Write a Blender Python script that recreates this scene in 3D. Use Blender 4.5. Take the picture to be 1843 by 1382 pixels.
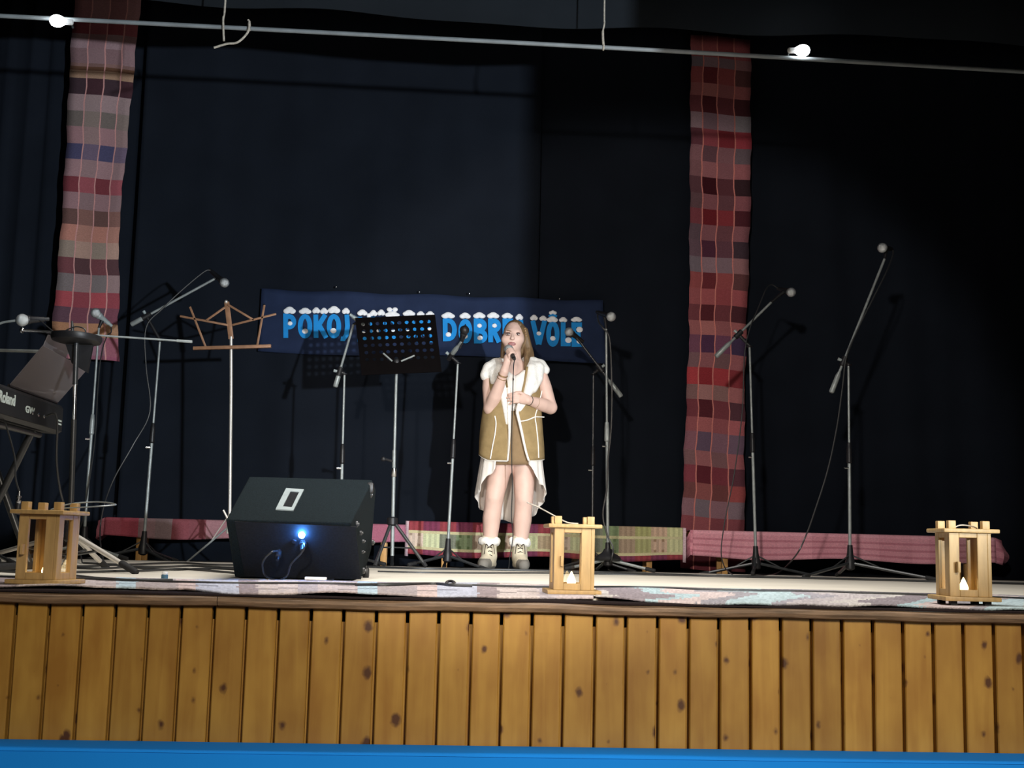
import bpy, bmesh, math, random
import numpy as np
from mathutils import Vector, Matrix

random.seed(7)
for o in list(bpy.data.objects):
    bpy.data.objects.remove(o, do_unlink=True)
SC = bpy.context.scene
COL = SC.collection

# ------------------------------------------------------------------ camera
# world: X along the stage, Y into the stage, Z up, z = 0 on the beige stage floor
IW, IH, FPX = 1843.0, 1382.0, 2200.0
EYE = Vector((0.0, 0.0, 0.178))
YAW, PITCH, ROLL = math.radians(3.3), math.atan(284.0 / FPX), math.radians(1.4)
fwd = Vector((math.sin(YAW) * math.cos(PITCH), math.cos(YAW) * math.cos(PITCH), math.sin(PITCH)))
r0 = Vector((math.cos(YAW), -math.sin(YAW), 0))
u0 = r0.cross(fwd)
RIGHT = r0 * math.cos(ROLL) + u0 * math.sin(ROLL)
UP = u0 * math.cos(ROLL) - r0 * math.sin(ROLL)
cd = bpy.data.cameras.new('camera')
cam = bpy.data.objects.new('camera', cd)
COL.objects.link(cam)
cd.sensor_fit = 'HORIZONTAL'
cd.sensor_width = 36.0
cd.lens = 36.0 * FPX / IW
cd.clip_end = 200
m = Matrix((RIGHT, UP, -fwd)).transposed().to_4x4()
m.translation = EYE
cam.matrix_world = m
SC.camera = cam


def ray(px, py):
    return fwd + RIGHT * ((px - IW / 2) / FPX) - UP * ((py - IH / 2) / FPX)


def pt(px, py, Y):
    """point seen at a pixel on the plane at depth Y (parallel to the stage front)"""
    d = ray(px, py)
    return EYE + d * (Y / d.y)


def ground(px, py, z=0.0):
    d = ray(px, py)
    return EYE + d * ((z - EYE.z) / d.z)


def onplane(px, py, p0, n):
    d = ray(px, py)
    return EYE + d * ((p0 - EYE).dot(n) / d.dot(n))


# ------------------------------------------------------------------ light
SC.view_settings.view_transform = 'Standard'
SC.view_settings.look = 'None'
SC.view_settings.exposure = 0.0
SC.view_settings.gamma = 1.0
SC.view_settings.use_curve_mapping = False
w = bpy.data.worlds.new('hall_ambient')
SC.world = w
w.use_nodes = True
w.node_tree.nodes['Background'].inputs[0].default_value = (0.75, 0.8, 1.0, 1)
w.node_tree.nodes['Background'].inputs[1].default_value = 0.02

Y_BACK, Y_BAR, Y_VAL = 9.35, 7.0, 7.4


def lamp(name, kind, loc, target, energy, color, **kw):
    d = bpy.data.lights.new(name, kind)
    o = bpy.data.objects.new(name, d)
    COL.objects.link(o)
    o.location = loc
    o.rotation_euler = (Vector(target) - Vector(loc)).to_track_quat('-Z', 'Y').to_euler()
    d.energy = energy
    d.color = color
    for k, v in kw.items():
        setattr(d, k, v)
    return o


# stage spotlight high in the hall, behind the camera
lamp('stage_key_offscreen', 'SPOT', (-1.2, -2.0, 1.9), (1.3, 8.4, 0.90), 1350, (1.0, 0.93, 0.86), spot_size=math.radians(29), spot_blend=0.30, shadow_soft_size=0.12)
# ceiling lamp over the stage, above the frame, shining down on floor, rugs and lanterns
lamp('stage_ceiling_lamp_offscreen', 'AREA', (0.5, 4.95, 4.5), (0.5, 5.3, 0.0), 112, (1.0, 0.96, 0.90), shape='RECTANGLE', size=2.4, size_y=0.4, spread=math.radians(94))
# warm hall ceiling lamp behind the camera that reaches the planked stage front
lamp('hall_lamp_offscreen', 'AREA', (2.2, -3.5, 3.0), (0.6, 3.6, -0.5), 43, (1.0, 0.90, 0.75), shape='DISK', size=1.6, spread=math.radians(50))
# cool floodlight standing low in the hall, cut off by the proscenium on the right
_a, _b = pt(1190, 92, Y_BAR), pt(965, 300, Y_BACK)
_sx = (_b.x - _a.x) / (Y_BACK - Y_BAR)
_c, _d = pt(600, 58, Y_BAR), pt(600, 148, Y_BACK)
_sz = (_d.z - _c.z) / (Y_BACK - Y_BAR)
FLOOD_Y = -2.5
FLOOD = Vector((_a.x + _sx * (FLOOD_Y - Y_BAR), FLOOD_Y, _c.z + _sz * (FLOOD_Y - Y_BAR)))
PROS_X = _a.x + _sx * (3.62 - Y_BAR)
lamp('hall_floodlight_offscreen', 'SPOT', FLOOD, FLOOD + Vector((-0.334, 0.942, 0.195)) * 10, 3700, (0.84, 0.93, 1.0), spot_size=math.radians(36), spot_blend=0.3, shadow_soft_size=0.09)


# ------------------------------------------------------------------ materials
def lin(c, g=1.0):
    out = []
    for v in c:
        v = v / 255.0
        v = v / 12.92 if v <= 0.04045 else ((v + 0.055) / 1.055) ** 2.4
        out.append(v * g)
    return tuple(min(v, 0.95) for v in out)


def dull(c, k):
    l = 0.3 * c[0] + 0.5 * c[1] + 0.2 * c[2]
    return tuple(v * (1 - k) + l * k for v in c)


def mat(name, color, rough=0.6, metal=0.0, spec=0.4, var=0.0, scale=30.0, bump=0.0, bscale=None, stretch=(1, 1, 1), emit=None, estr=0.0, sheen=0.0, attr=None, coat=0.0):
    """principled material; colour varied by a noise, fine relief by a bump"""
    m = bpy.data.materials.new(name)
    m.use_nodes = True
    nt = m.node_tree
    b = nt.nodes['Principled BSDF']
    b.inputs['Roughness'].default_value = rough
    b.inputs['Metallic'].default_value = metal
    b.inputs['Specular IOR Level'].default_value = spec
    b.inputs['Base Color'].default_value = (*color, 1)
    if sheen:
        b.inputs['Sheen Weight'].default_value = sheen
    if coat:
        b.inputs['Coat Weight'].default_value = coat
    if emit:
        b.inputs['Emission Color'].default_value = (*emit, 1)
        b.inputs['Emission Strength'].default_value = estr
    tc = nt.nodes.new('ShaderNodeTexCoord')
    mp = nt.nodes.new('ShaderNodeMapping')
    mp.inputs['Scale'].default_value = stretch
    nt.links.new(tc.outputs['Object'], mp.inputs['Vector'])
    src = None
    if attr:
        a = nt.nodes.new('ShaderNodeAttribute')
        a.attribute_name = attr
        src = a.outputs['Color']
        nt.links.new(src, b.inputs['Base Color'])
    if var:
        n = nt.nodes.new('ShaderNodeTexNoise')
        n.inputs['Scale'].default_value = scale
        n.inputs['Detail'].default_value = 5
        nt.links.new(mp.outputs['Vector'], n.inputs['Vector'])
        mr = nt.nodes.new('ShaderNodeMapRange')
        mr.inputs[1].default_value = 0.3
        mr.inputs[2].default_value = 0.7
        mr.inputs[3].default_value = 1 - var
        mr.inputs[4].default_value = 1 + var
        nt.links.new(n.outputs[0], mr.inputs[0])
        mx = nt.nodes.new('ShaderNodeVectorMath')
        mx.operation = 'SCALE'
        if src:
            nt.links.new(src, mx.inputs[0])
        else:
            mx.inputs[0].default_value = color
        nt.links.new(mr.outputs[0], mx.inputs['Scale'])
        nt.links.new(mx.outputs[0], b.inputs['Base Color'])
    if bump:
        n2 = nt.nodes.new('ShaderNodeTexNoise')
        n2.inputs['Scale'].default_value = bscale or scale * 4
        n2.inputs['Detail'].default_value = 3
        nt.links.new(mp.outputs['Vector'], n2.inputs['Vector'])
        bp = nt.nodes.new('ShaderNodeBump')
        bp.inputs['Strength'].default_value = bump
        bp.inputs['Distance'].default_value = 0.004
        nt.links.new(n2.outputs[0], bp.inputs['Height'])
        nt.links.new(bp.outputs[0], b.inputs['Normal'])
    return m


def pine_material(name, base, dark, knot):
    m = bpy.data.materials.new(name)
    m.use_nodes = True
    nt = m.node_tree
    L = nt.links.new
    N = nt.nodes.new
    b = nt.nodes['Principled BSDF']
    b.inputs['Roughness'].default_value = 0.42
    tc = N('ShaderNodeTexCoord')
    oi = N('ShaderNodeObjectInfo')
    off = N('ShaderNodeVectorMath'); off.operation = 'SCALE'
    off.inputs[0].default_value = (37.0, 11.0, 53.0)
    L(oi.outputs['Random'], off.inputs['Scale'])
    ad = N('ShaderNodeVectorMath'); ad.operation = 'ADD'
    L(tc.outputs['Object'], ad.inputs[0]); L(off.outputs[0], ad.inputs[1])
    # grain running up the plank
    mp = N('ShaderNodeMapping'); mp.inputs['Scale'].default_value = (26, 26, 2.2)
    L(ad.outputs[0], mp.inputs['Vector'])
    n = N('ShaderNodeTexNoise'); n.inputs['Scale'].default_value = 1.0; n.inputs['Detail'].default_value = 6; n.inputs['Distortion'].default_value = 0.6
    L(mp.outputs[0], n.inputs['Vector'])
    mp3 = N('ShaderNodeMapping'); mp3.inputs['Scale'].default_value = (9, 9, 5)
    L(ad.outputs[0], mp3.inputs['Vector'])
    n3 = N('ShaderNodeTexNoise'); n3.inputs['Scale'].default_value = 1.0; n3.inputs['Detail'].default_value = 3
    L(mp3.outputs[0], n3.inputs['Vector'])
    avg = N('ShaderNodeMath'); avg.operation = 'ADD'
    L(n.outputs[0], avg.inputs[0]); L(n3.outputs[0], avg.inputs[1])
    cr = N('ShaderNodeMapRange'); cr.inputs[1].default_value = 0.75; cr.inputs[2].default_value = 1.3
    L(avg.outputs[0], cr.inputs[0])
    mix = N('ShaderNodeMix'); mix.data_type = 'RGBA'
    mix.inputs[6].default_value = (*base, 1); mix.inputs[7].default_value = (*dark, 1)
    L(cr.outputs[0], mix.inputs[0])
    # knots
    mk = N('ShaderNodeMapping'); mk.inputs['Scale'].default_value = (11, 1.0, 8)
    L(ad.outputs[0], mk.inputs['Vector'])
    nz = N('ShaderNodeTexNoise'); nz.inputs['Scale'].default_value = 60; nz.inputs['Detail'].default_value = 1
    L(ad.outputs[0], nz.inputs['Vector'])
    v = N('ShaderNodeTexVoronoi'); v.voronoi_dimensions = '2D'; v.inputs['Scale'].default_value = 1.0
    sx3 = N('ShaderNodeSeparateXYZ'); L(mk.outputs[0], sx3.inputs[0])
    cx3 = N('ShaderNodeCombineXYZ'); L(sx3.outputs[0], cx3.inputs[0]); L(sx3.outputs[2], cx3.inputs[1])
    L(cx3.outputs[0], v.inputs['Vector'])
    sep = N('ShaderNodeSeparateColor'); L(v.outputs['Color'], sep.inputs[0])
    # the cell's random value sets knot size: most cells have none
    sz = N('ShaderNodeMapRange'); sz.inputs[1].default_value = 0.45; sz.inputs[2].default_value = 1.0; sz.inputs[3].default_value = -0.05; sz.inputs[4].default_value = 0.17
    L(sep.outputs[0], sz.inputs[0])
    wob = N('ShaderNodeMath'); wob.operation = 'MULTIPLY_ADD'; wob.inputs[1].default_value = 0.12; wob.inputs[2].default_value = -0.06
    L(nz.outputs[0], wob.inputs[0])
    dd = N('ShaderNodeMath'); dd.operation = 'ADD'
    L(v.outputs['Distance'], dd.inputs[0]); L(wob.outputs[0], dd.inputs[1])
    sub = N('ShaderNodeMath'); sub.operation = 'SUBTRACT'
    L(sz.outputs[0], sub.inputs[0]); L(dd.outputs[0], sub.inputs[1])
    km = N('ShaderNodeMapRange'); km.inputs[1].default_value = -0.05; km.inputs[2].default_value = 0.05
    L(sub.outputs[0], km.inputs[0])
    halo = N('ShaderNodeMapRange'); halo.inputs[1].default_value = -0.3; halo.inputs[2].default_value = 0.1; halo.inputs[4].default_value = 0.35
    L(sub.outputs[0], halo.inputs[0])
    mh = N('ShaderNodeMix'); mh.data_type = 'RGBA'
    L(halo.outputs[0], mh.inputs[0]); L(mix.outputs[2], mh.inputs[6]); mh.inputs[7].default_value = (*dark, 1)
    mkx = N('ShaderNodeMix'); mkx.data_type = 'RGBA'
    L(km.outputs[0], mkx.inputs[0]); L(mh.outputs[2], mkx.inputs[6]); mkx.inputs[7].default_value = (*knot, 1)
    # each plank a little lighter or darker
    pr = N('ShaderNodeMapRange'); pr.inputs[3].default_value = 0.86; pr.inputs[4].default_value = 1.12
    L(oi.outputs['Random'], pr.inputs[0])
    sc = N('ShaderNodeVectorMath'); sc.operation = 'SCALE'
    L(mkx.outputs[2], sc.inputs[0]); L(pr.outputs[0], sc.inputs['Scale'])
    L(sc.outputs[0], b.inputs['Base Color'])
    bp = N('ShaderNodeBump'); bp.inputs['Strength'].default_value = 0.12; bp.inputs['Distance'].default_value = 0.002
    L(n.outputs[0], bp.inputs['Height']); L(bp.outputs[0], b.inputs['Normal'])
    return m


def glass_material(name, tint, gloss, haze=None, hazef=0.0):
    m = bpy.data.materials.new(name)
    m.use_nodes = True
    nt = m.node_tree
    nt.nodes.clear()
    out = nt.nodes.new('ShaderNodeOutputMaterial')
    t = nt.nodes.new('ShaderNodeBsdfTransparent'); t.inputs[0].default_value = (*tint, 1)
    g = nt.nodes.new('ShaderNodeBsdfGlossy'); g.inputs['Roughness'].default_value = 0.03
    g.inputs[0].default_value = (0.9, 0.9, 0.95, 1)
    x = nt.nodes.new('ShaderNodeMixShader'); x.inputs[0].default_value = gloss
    nt.links.new(t.outputs[0], x.inputs[1]); nt.links.new(g.outputs[0], x.inputs[2])
    last = x
    if haze:
        df = nt.nodes.new('ShaderNodeBsdfDiffuse'); df.inputs[0].default_value = (*haze, 1)
        last = nt.nodes.new('ShaderNodeMixShader'); last.inputs[0].default_value = hazef
        nt.links.new(x.outputs[0], last.inputs[1]); nt.links.new(df.outputs[0], last.inputs[2])
    nt.links.new(last.outputs[0], out.inputs[0])
    return m


M = {}
M['stage_floor'] = mat('stage_floor', (0.60, 0.56, 0.485), 0.6, var=0.08, scale=3, bump=0.05, bscale=40)
M['rear_floor'] = mat('rear_floor', (0.035, 0.034, 0.036), 0.6, var=0.2, scale=6, bump=0.05)
M['hall_floor'] = mat('hall_floor', (0.12, 0.08, 0.05), 0.4, var=0.2, scale=3)
M['black_wall'] = mat('black_wall', (0.006, 0.006, 0.007), 0.95, spec=0.05)
M['plaster'] = mat('plaster', (0.35, 0.33, 0.30), 0.9, var=0.08, scale=4)
M['pine'] = pine_material('pine', (0.45, 0.25, 0.046), (0.31, 0.145, 0.022), (0.085, 0.03, 0.009))
M['nosing'] = mat('nosing', (0.19, 0.12, 0.07), 0.6, var=0.45, scale=5, stretch=(2, 20, 20), bump=0.3, bscale=30)
M['edge_strip'] = mat('edge_strip', (0.012, 0.007, 0.007), 0.95, spec=0.1, bump=0.4, bscale=200)
M['curtain'] = mat('curtain_cloth', (0.0092, 0.0120, 0.0182), 0.95, spec=0.08, var=0.12, scale=2.5, bump=0.15, bscale=250)
M['valance'] = mat('valance', (0.013, 0.016, 0.020), 0.95, spec=0.05, var=0.1, scale=3)
M['grey_pipe'] = mat('grey_pipe', (0.19, 0.21, 0.22), 0.6, metal=0.0, var=0.15, scale=8)
M['rope'] = mat('rope', (0.42, 0.38, 0.32), 0.9, var=0.3, scale=80)
M['white_bulb'] = mat('white_bulb', (0.9, 0.9, 0.9), 0.3, emit=(0.93, 0.98, 1.0), estr=28)
M['white_plastic'] = mat('white_plastic', (0.8, 0.8, 0.8), 0.4, var=0.03)
M['blue_pad'] = mat('blue_pad', (0.008, 0.265, 0.92), 0.75, spec=0.15, var=0.04, scale=2, bump=0.05, bscale=300)
M['cloth'] = mat('woven_cloth', (0.5, 0.5, 0.5), 0.92, spec=0.1, attr='Col', var=0.16, scale=260, bump=0.35, bscale=330, stretch=(0.35, 0.35, 1))
M['rug'] = mat('woven_rug', (0.5, 0.5, 0.5), 0.95, spec=0.08, attr='Col', var=0.2, scale=150, bump=0.6, bscale=220, stretch=(1, 0.35, 1))
M['banner'] = mat('banner_cloth', (0.019, 0.030, 0.070), 0.9, spec=0.1, var=0.15, scale=6, bump=0.2, bscale=300)
M['letter_blue'] = mat('letter_blue', (0.018, 0.27, 0.70), 0.8, spec=0.15, var=0.05, scale=20)
M['snow'] = mat('snow_white', (0.94, 0.95, 0.98), 0.95, spec=0.1, var=0.04, scale=60)
M['black_metal'] = mat('black_metal', (0.022, 0.024, 0.026), 0.34, metal=0.0, spec=0.75, var=0.15, scale=30)
M['grey_metal'] = mat('grey_metal', (0.24, 0.265, 0.265), 0.35, metal=0.15, spec=0.6, var=0.2, scale=25)
M['desk_black'] = mat('desk_black', (0.0026, 0.0018, 0.002), 0.8, spec=0.05, var=0.2)
M['chrome'] = mat('chrome', (0.75, 0.77, 0.78), 0.2, metal=1.0, var=0.05)
M['black_rubber'] = mat('black_rubber', (0.014, 0.014, 0.015), 0.75, var=0.2)
M['black_plastic'] = mat('black_plastic', (0.012, 0.012, 0.014), 0.42, var=0.15)
M['mic_grille'] = mat('mic_grille', (0.62, 0.65, 0.66), 0.35, metal=0.7, bump=0.7, bscale=700)
M['cable'] = mat('cable_rubber', (0.020, 0.021, 0.022), 0.45, spec=0.6, var=0.2)
M['stand_wood'] = mat('copper_brown_slats', (0.30, 0.155, 0.085), 0.45, metal=0.2, var=0.2, scale=20)
M['silver'] = mat('silver_tube', (0.72, 0.68, 0.62), 0.35, metal=0.5, var=0.05)
M['carpeted'] = mat('speaker_carpet', (0.0070, 0.0115, 0.0140), 0.95, spec=0.1, var=0.35, scale=160, bump=0.8, bscale=260)
M['speaker_back'] = mat('speaker_back', (0.0085, 0.0095, 0.0115), 0.85, spec=0.15, var=0.3, scale=120)
M['plate_grey'] = mat('plate_grey', (0.32, 0.37, 0.38), 0.5, metal=0.3, var=0.08)
M['blue_led'] = mat('blue_led', (0.1, 0.3, 0.9), 0.3, emit=(0.07, 0.30, 1.0), estr=800)
M['lantern_wood'] = mat('lantern_wood', (0.45, 0.29, 0.115), 0.5, var=0.16, scale=9, stretch=(6, 6, 1), bump=0.08, bscale=50)
M['candle_wax'] = mat('candle_wax', (0.85, 0.78, 0.6), 0.5, var=0.03)
M['flame'] = mat('flame', (1, 0.8, 0.4), 0.5, emit=(1.0, 0.74, 0.34), estr=9)
M['glass'] = glass_material('lantern_glass', (0.96, 0.96, 0.95), 0.035)
M['acrylic'] = glass_material('smoky_acrylic', (0.45, 0.40, 0.40), 0.05, (0.30, 0.27, 0.28), 0.45)
M['keyboard_black'] = mat('keyboard_black', (0.016, 0.017, 0.019), 0.4, var=0.15)
M['keyboard_brown'] = mat('keyboard_brown', (0.055, 0.036, 0.036), 0.5, var=0.15)
M['pale_print'] = mat('pale_print', (0.50, 0.58, 0.56), 0.6, var=0.05)
M['bench_wood'] = mat('bench_wood', (0.56, 0.30, 0.09), 0.5, var=0.2, scale=8, stretch=(4, 4, 1))
M['skin'] = mat('skin', (0.70, 0.475, 0.395), 0.5, spec=0.35, var=0.05, scale=14)
M['lips'] = mat('lips', (0.30, 0.085, 0.08), 0.4)
M['hair'] = mat('hair', (0.17, 0.105, 0.052), 0.5, spec=0.4, var=0.4, scale=60, stretch=(1, 1, 0.12), bump=0.7, bscale=130)
M['eye_white'] = mat('eye_white', (0.6, 0.55, 0.52), 0.3)
M['eye_dark'] = mat('eye_dark', (0.055, 0.032, 0.028), 0.4)
M['eye_shadow'] = mat('eye_shadow', (0.15, 0.075, 0.06), 0.8, var=0.1)
M['fleece'] = mat('fleece', (0.92, 0.88, 0.82), 0.98, spec=0.05, var=0.07, scale=60, bump=0.9, bscale=120)
M['suede'] = mat('suede', (0.32, 0.225, 0.108), 0.95, spec=0.08, var=0.12, scale=22, bump=0.2, bscale=150)
M['white_dress'] = mat('white_dress', (0.82, 0.76, 0.70), 0.85, spec=0.1, var=0.03)
M['tan_dress'] = mat('tan_dress', (0.27, 0.18, 0.10), 0.85, spec=0.1, var=0.06)
M['boot'] = mat('boot_leather', (0.74, 0.66, 0.50), 0.6, var=0.08, scale=40, bump=0.15)
M['boot_sole'] = mat('boot_sole', (0.20, 0.185, 0.16), 0.7, var=0.1)
M['bracelet'] = mat('bracelet', (0.42, 0.27, 0.14), 0.35, metal=0.6)
M['dark_thread'] = mat('dark_thread', (0.05, 0.035, 0.025), 0.7)
M['tape_blue'] = mat('tape_blue', (0.05, 0.13, 0.2), 0.5)


# ------------------------------------------------------------------ mesh helpers
class MB:
    def __init__(self):
        self.v, self.f, self.mi, self.col = [], [], [], []

    def add(self, vs, fs, mi=0, col=None):
        k = len(self.v)
        self.v += [tuple(p) for p in vs]
        for q in fs:
            self.f.append([i + k for i in q])
            self.mi.append(mi)
            self.col.append(col)
        return self

    def box(self, c, s, rot=None, mi=0, col=None):
        c = Vector(c)
        vs = []
        for dx in (-1, 1):
            for dy in (-1, 1):
                for dz in (-1, 1):
                    p = Vector((dx * s[0] / 2, dy * s[1] / 2, dz * s[2] / 2))
                    if rot is not None:
                        p = rot @ p
                    vs.append(c + p)
        return self.add(vs, [(0, 1, 3, 2), (4, 6, 7, 5), (0, 4, 5, 1), (2, 3, 7, 6), (0, 2, 6, 4), (1, 5, 7, 3)], mi, col)

    def bbox(self, c, s, b=0.003, rot=None, mi=0):
        """box with bevelled edges: three crossed slabs' hull built as 24 verts"""
        bm = bmesh.new()
        bmesh.ops.create_cube(bm, size=1.0)
        for v in bm.verts:
            v.co = Vector((v.co.x * s[0], v.co.y * s[1], v.co.z * s[2]))
        bmesh.ops.bevel(bm, geom=list(bm.edges), offset=min(b, min(s) * 0.45), segments=2, affect='EDGES', profile=0.6)
        bm.verts.ensure_lookup_table()
        vs = []
        for v in bm.verts:
            p = v.co.copy()
            if rot is not None:
                p = rot @ p
            vs.append(p + Vector(c))
        fs = [[v.index for v in f.verts] for f in bm.faces]
        bm.verts.index_update()
        bm.free()
        return self.add(vs, fs, mi)

    def tube(self, pts, r, n=8, caps=True, mi=0, flat=1.0):
        pts = [Vector(p) for p in pts]
        rs = r if isinstance(r, (list, tuple)) else [r] * len(pts)
        t0 = (pts[1] - pts[0]).normalized()
        ref = Vector((0, 0, 1)) if abs(t0.z) < 0.9 else Vector((1, 0, 0))
        a = (ref - t0 * ref.dot(t0)).normalized()
        vs, fs = [], []
        for i, p in enumerate(pts):
            if i == 0:
                t = t0
            elif i == len(pts) - 1:
                t = (pts[i] - pts[i - 1]).normalized()
            else:
                t = ((pts[i + 1] - pts[i]).normalized() + (pts[i] - pts[i - 1]).normalized())
                t = t.normalized() if t.length > 1e-6 else (pts[i + 1] - pts[i]).normalized()
            a = a - t * a.dot(t)
            if a.length < 1e-6:
                a = t.orthogonal()
            a.normalize()
            b = t.cross(a)
            for k in range(n):
                g = 2 * math.pi * k / n
                vs.append(p + a * math.cos(g) * rs[i] + b * math.sin(g) * rs[i] * flat)
        for i in range(len(pts) - 1):
            for k in range(n):
                fs.append((i * n + k, i * n + (k + 1) % n, (i + 1) * n + (k + 1) % n, (i + 1) * n + k))
        if caps:
            fs.append(tuple(range(n))[::-1])
            fs.append(tuple(range((len(pts) - 1) * n, len(pts) * n)))
        return self.add(vs, fs, mi)

    def lathe(self, c, axis, prof, n=16, mi=0):
        """prof: list of (distance along axis, radius)"""
        ax = Vector(axis).normalized()
        a = ax.orthogonal().normalized()
        b = ax.cross(a)
        c = Vector(c)
        vs, fs = [], []
        for (h, r) in prof:
            for k in range(n):
                g = 2 * math.pi * k / n
                vs.append(c + ax * h + (a * math.cos(g) + b * math.sin(g)) * r)
        for i in range(len(prof) - 1):
            for k in range(n):
                fs.append((i * n + k, i * n + (k + 1) % n, (i + 1) * n + (k + 1) % n, (i + 1) * n + k))
        fs.append(tuple(range(n))[::-1])
        fs.append(tuple(range((len(prof) - 1) * n, len(prof) * n)))
        return self.add(vs, fs, mi)

    def ball(self, c, r, n=12, mi=0, rot=None):
        r = Vector(r) if isinstance(r, (tuple, list, Vector)) else Vector((r, r, r))
        c = Vector(c)
        vs, fs = [], []
        rings = max(6, n // 2)
        for i in range(rings + 1):
            th = math.pi * i / rings
            for k in range(n):
                g = 2 * math.pi * k / n
                p = Vector((r.x * math.sin(th) * math.cos(g), r.y * math.sin(th) * math.sin(g), r.z * math.cos(th)))
                if rot is not None:
                    p = rot @ p
                vs.append(c + p)
        for i in range(rings):
            for k in range(n):
                fs.append((i * n + k, (i + 1) * n + k, (i + 1) * n + (k + 1) % n, i * n + (k + 1) % n))
        return self.add(vs, fs, mi)

    def grid(self, rows, mi=0, close=False, cols=None):
        k = len(rows[0])
        vs = [p for r in rows for p in r]
        base = len(self.v)
        self.v += [tuple(p) for p in vs]
        for i in range(len(rows) - 1):
            for j in range(k if close else k - 1):
                self.f.append([base + i * k + j, base + i * k + (j + 1) % k, base + (i + 1) * k + (j + 1) % k, base + (i + 1) * k + j])
                self.mi.append(mi)
                self.col.append(cols[i][j] if cols else None)
        return self

    def build(self, name, mats, parent=None, origin=None, smooth=True, angle=40):
        org = Vector(origin) if origin is not None else (Vector(parent['_org']) if parent is not None and '_org' in parent else Vector((0, 0, 0)))
        me = bpy.data.meshes.new(name)
        vs = [(p[0] - org.x, p[1] - org.y, p[2] - org.z) for p in self.v]
        me.from_pydata(vs, [], self.f)
        mats = mats if isinstance(mats, (list, tuple)) else [mats]
        for q in mats:
            me.materials.append(q)
        me.polygons.foreach_set('material_index', self.mi)
        if any(c is not None for c in self.col):
            at = me.color_attributes.new('Col', 'FLOAT_COLOR', 'CORNER')
            for p, c in zip(me.polygons, self.col):
                for li in p.loop_indices:
                    at.data[li].color = (*(c or (0.5, 0.5, 0.5)), 1)
        me.validate()
        bm = bmesh.new()
        bm.from_mesh(me)
        bmesh.ops.recalc_face_normals(bm, faces=bm.faces)
        bm.to_mesh(me)
        bm.free()
        if smooth:
            me.polygons.foreach_set('use_smooth', [True] * len(me.polygons))
            me.set_sharp_from_angle(angle=math.radians(angle))
        o = bpy.data.objects.new(name, me)
        COL.objects.link(o)
        if parent is not None:
            o.parent = parent
            o['_org'] = tuple(org)
        else:
            o.location = org
            o['_org'] = tuple(org)
        return o


def thing(name, label, cat, org, rotz=0.0, group=None):
    o = bpy.data.objects.new(name, None)
    COL.objects.link(o)
    o.empty_display_size = 0.1
    o.location = org
    o.rotation_euler = (0, 0, rotz)
    o['label'] = label
    o['category'] = cat
    o['_org'] = tuple(org)
    if group:
        o['group'] = group
    return o


def tag(o, label, cat, group=None):
    o['label'] = label
    o['category'] = cat
    if group:
        o['group'] = group
    return o


def structure(o):
    o['kind'] = 'structure'
    return o


def solidify(o, t, offset=0.0):
    md = o.modifiers.new('thickness', 'SOLIDIFY')
    md.thickness = t
    md.offset = offset
    return o


def spline(pts, sub=6):
    """Catmull-Rom through the points"""
    P = [Vector(p) for p in pts]
    out = []
    for i in range(len(P) - 1):
        a, b, c, d = P[max(i - 1, 0)], P[i], P[i + 1], P[min(i + 2, len(P) - 1)]
        for k in range(sub):
            t = k / sub
            out.append(0.5 * ((2 * b) + (c - a) * t + (2 * a - 5 * b + 4 * c - d) * t * t + (3 * b - a - 3 * c + d) * t ** 3))
    out.append(P[-1])
    return out


# ------------------------------------------------------------------ the stage
Z_REAR = -0.02
Z_HALL = -1.05
Y_FRONT = ground(921, 1083.5).y
Y_EDGE = ground(921, 1024.0).y

s = structure(MB().box((0.3, (Y_FRONT + Y_EDGE) / 2, -0.0135), (9.0, Y_EDGE - Y_FRONT, 0.027)).build('floor', M['stage_floor'], smooth=False))
structure(MB().box((0.3, (Y_EDGE + 10.4) / 2, Z_REAR - 0.03), (11.0, 10.4 - Y_EDGE, 0.06)).build('floor_rear', M['rear_floor'], smooth=False))
structure(MB().box((0.3, -1.2, Z_HALL - 0.05), (14.0, 9.6, 0.1)).build('floor_hall', M['hall_floor'], smooth=False))
structure(MB().box((0.3, 10.35, 1.8), (11.0, 0.1, 5.8)).build('wall_back', M['black_wall'], smooth=False))
structure(MB().box((-4.6, 6.9, 1.8), (0.1, 6.8, 5.8)).build('wall_left', M['black_wall'], smooth=False))
structure(MB().box((5.75, 6.9, 1.8), (0.1, 6.8, 5.8)).build('wall_right', M['black_wall'], smooth=False))
structure(MB().box((0.6, 7.0, 4.75), (10.6, 6.8, 0.1)).build('ceiling', M['black_wall'], smooth=False))
# proscenium opening, just outside the frame
structure(MB().box((PROS_X + 1.9, 3.62, 1.85), (3.8, 0.16, 5.8)).build('wall_proscenium_right', M['plaster'], smooth=False))
structure(MB().box((-2.35 - 1.6, 3.62, 1.85), (3.2, 0.16, 5.8)).build('wall_proscenium_left', M['plaster'], smooth=False))

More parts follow.
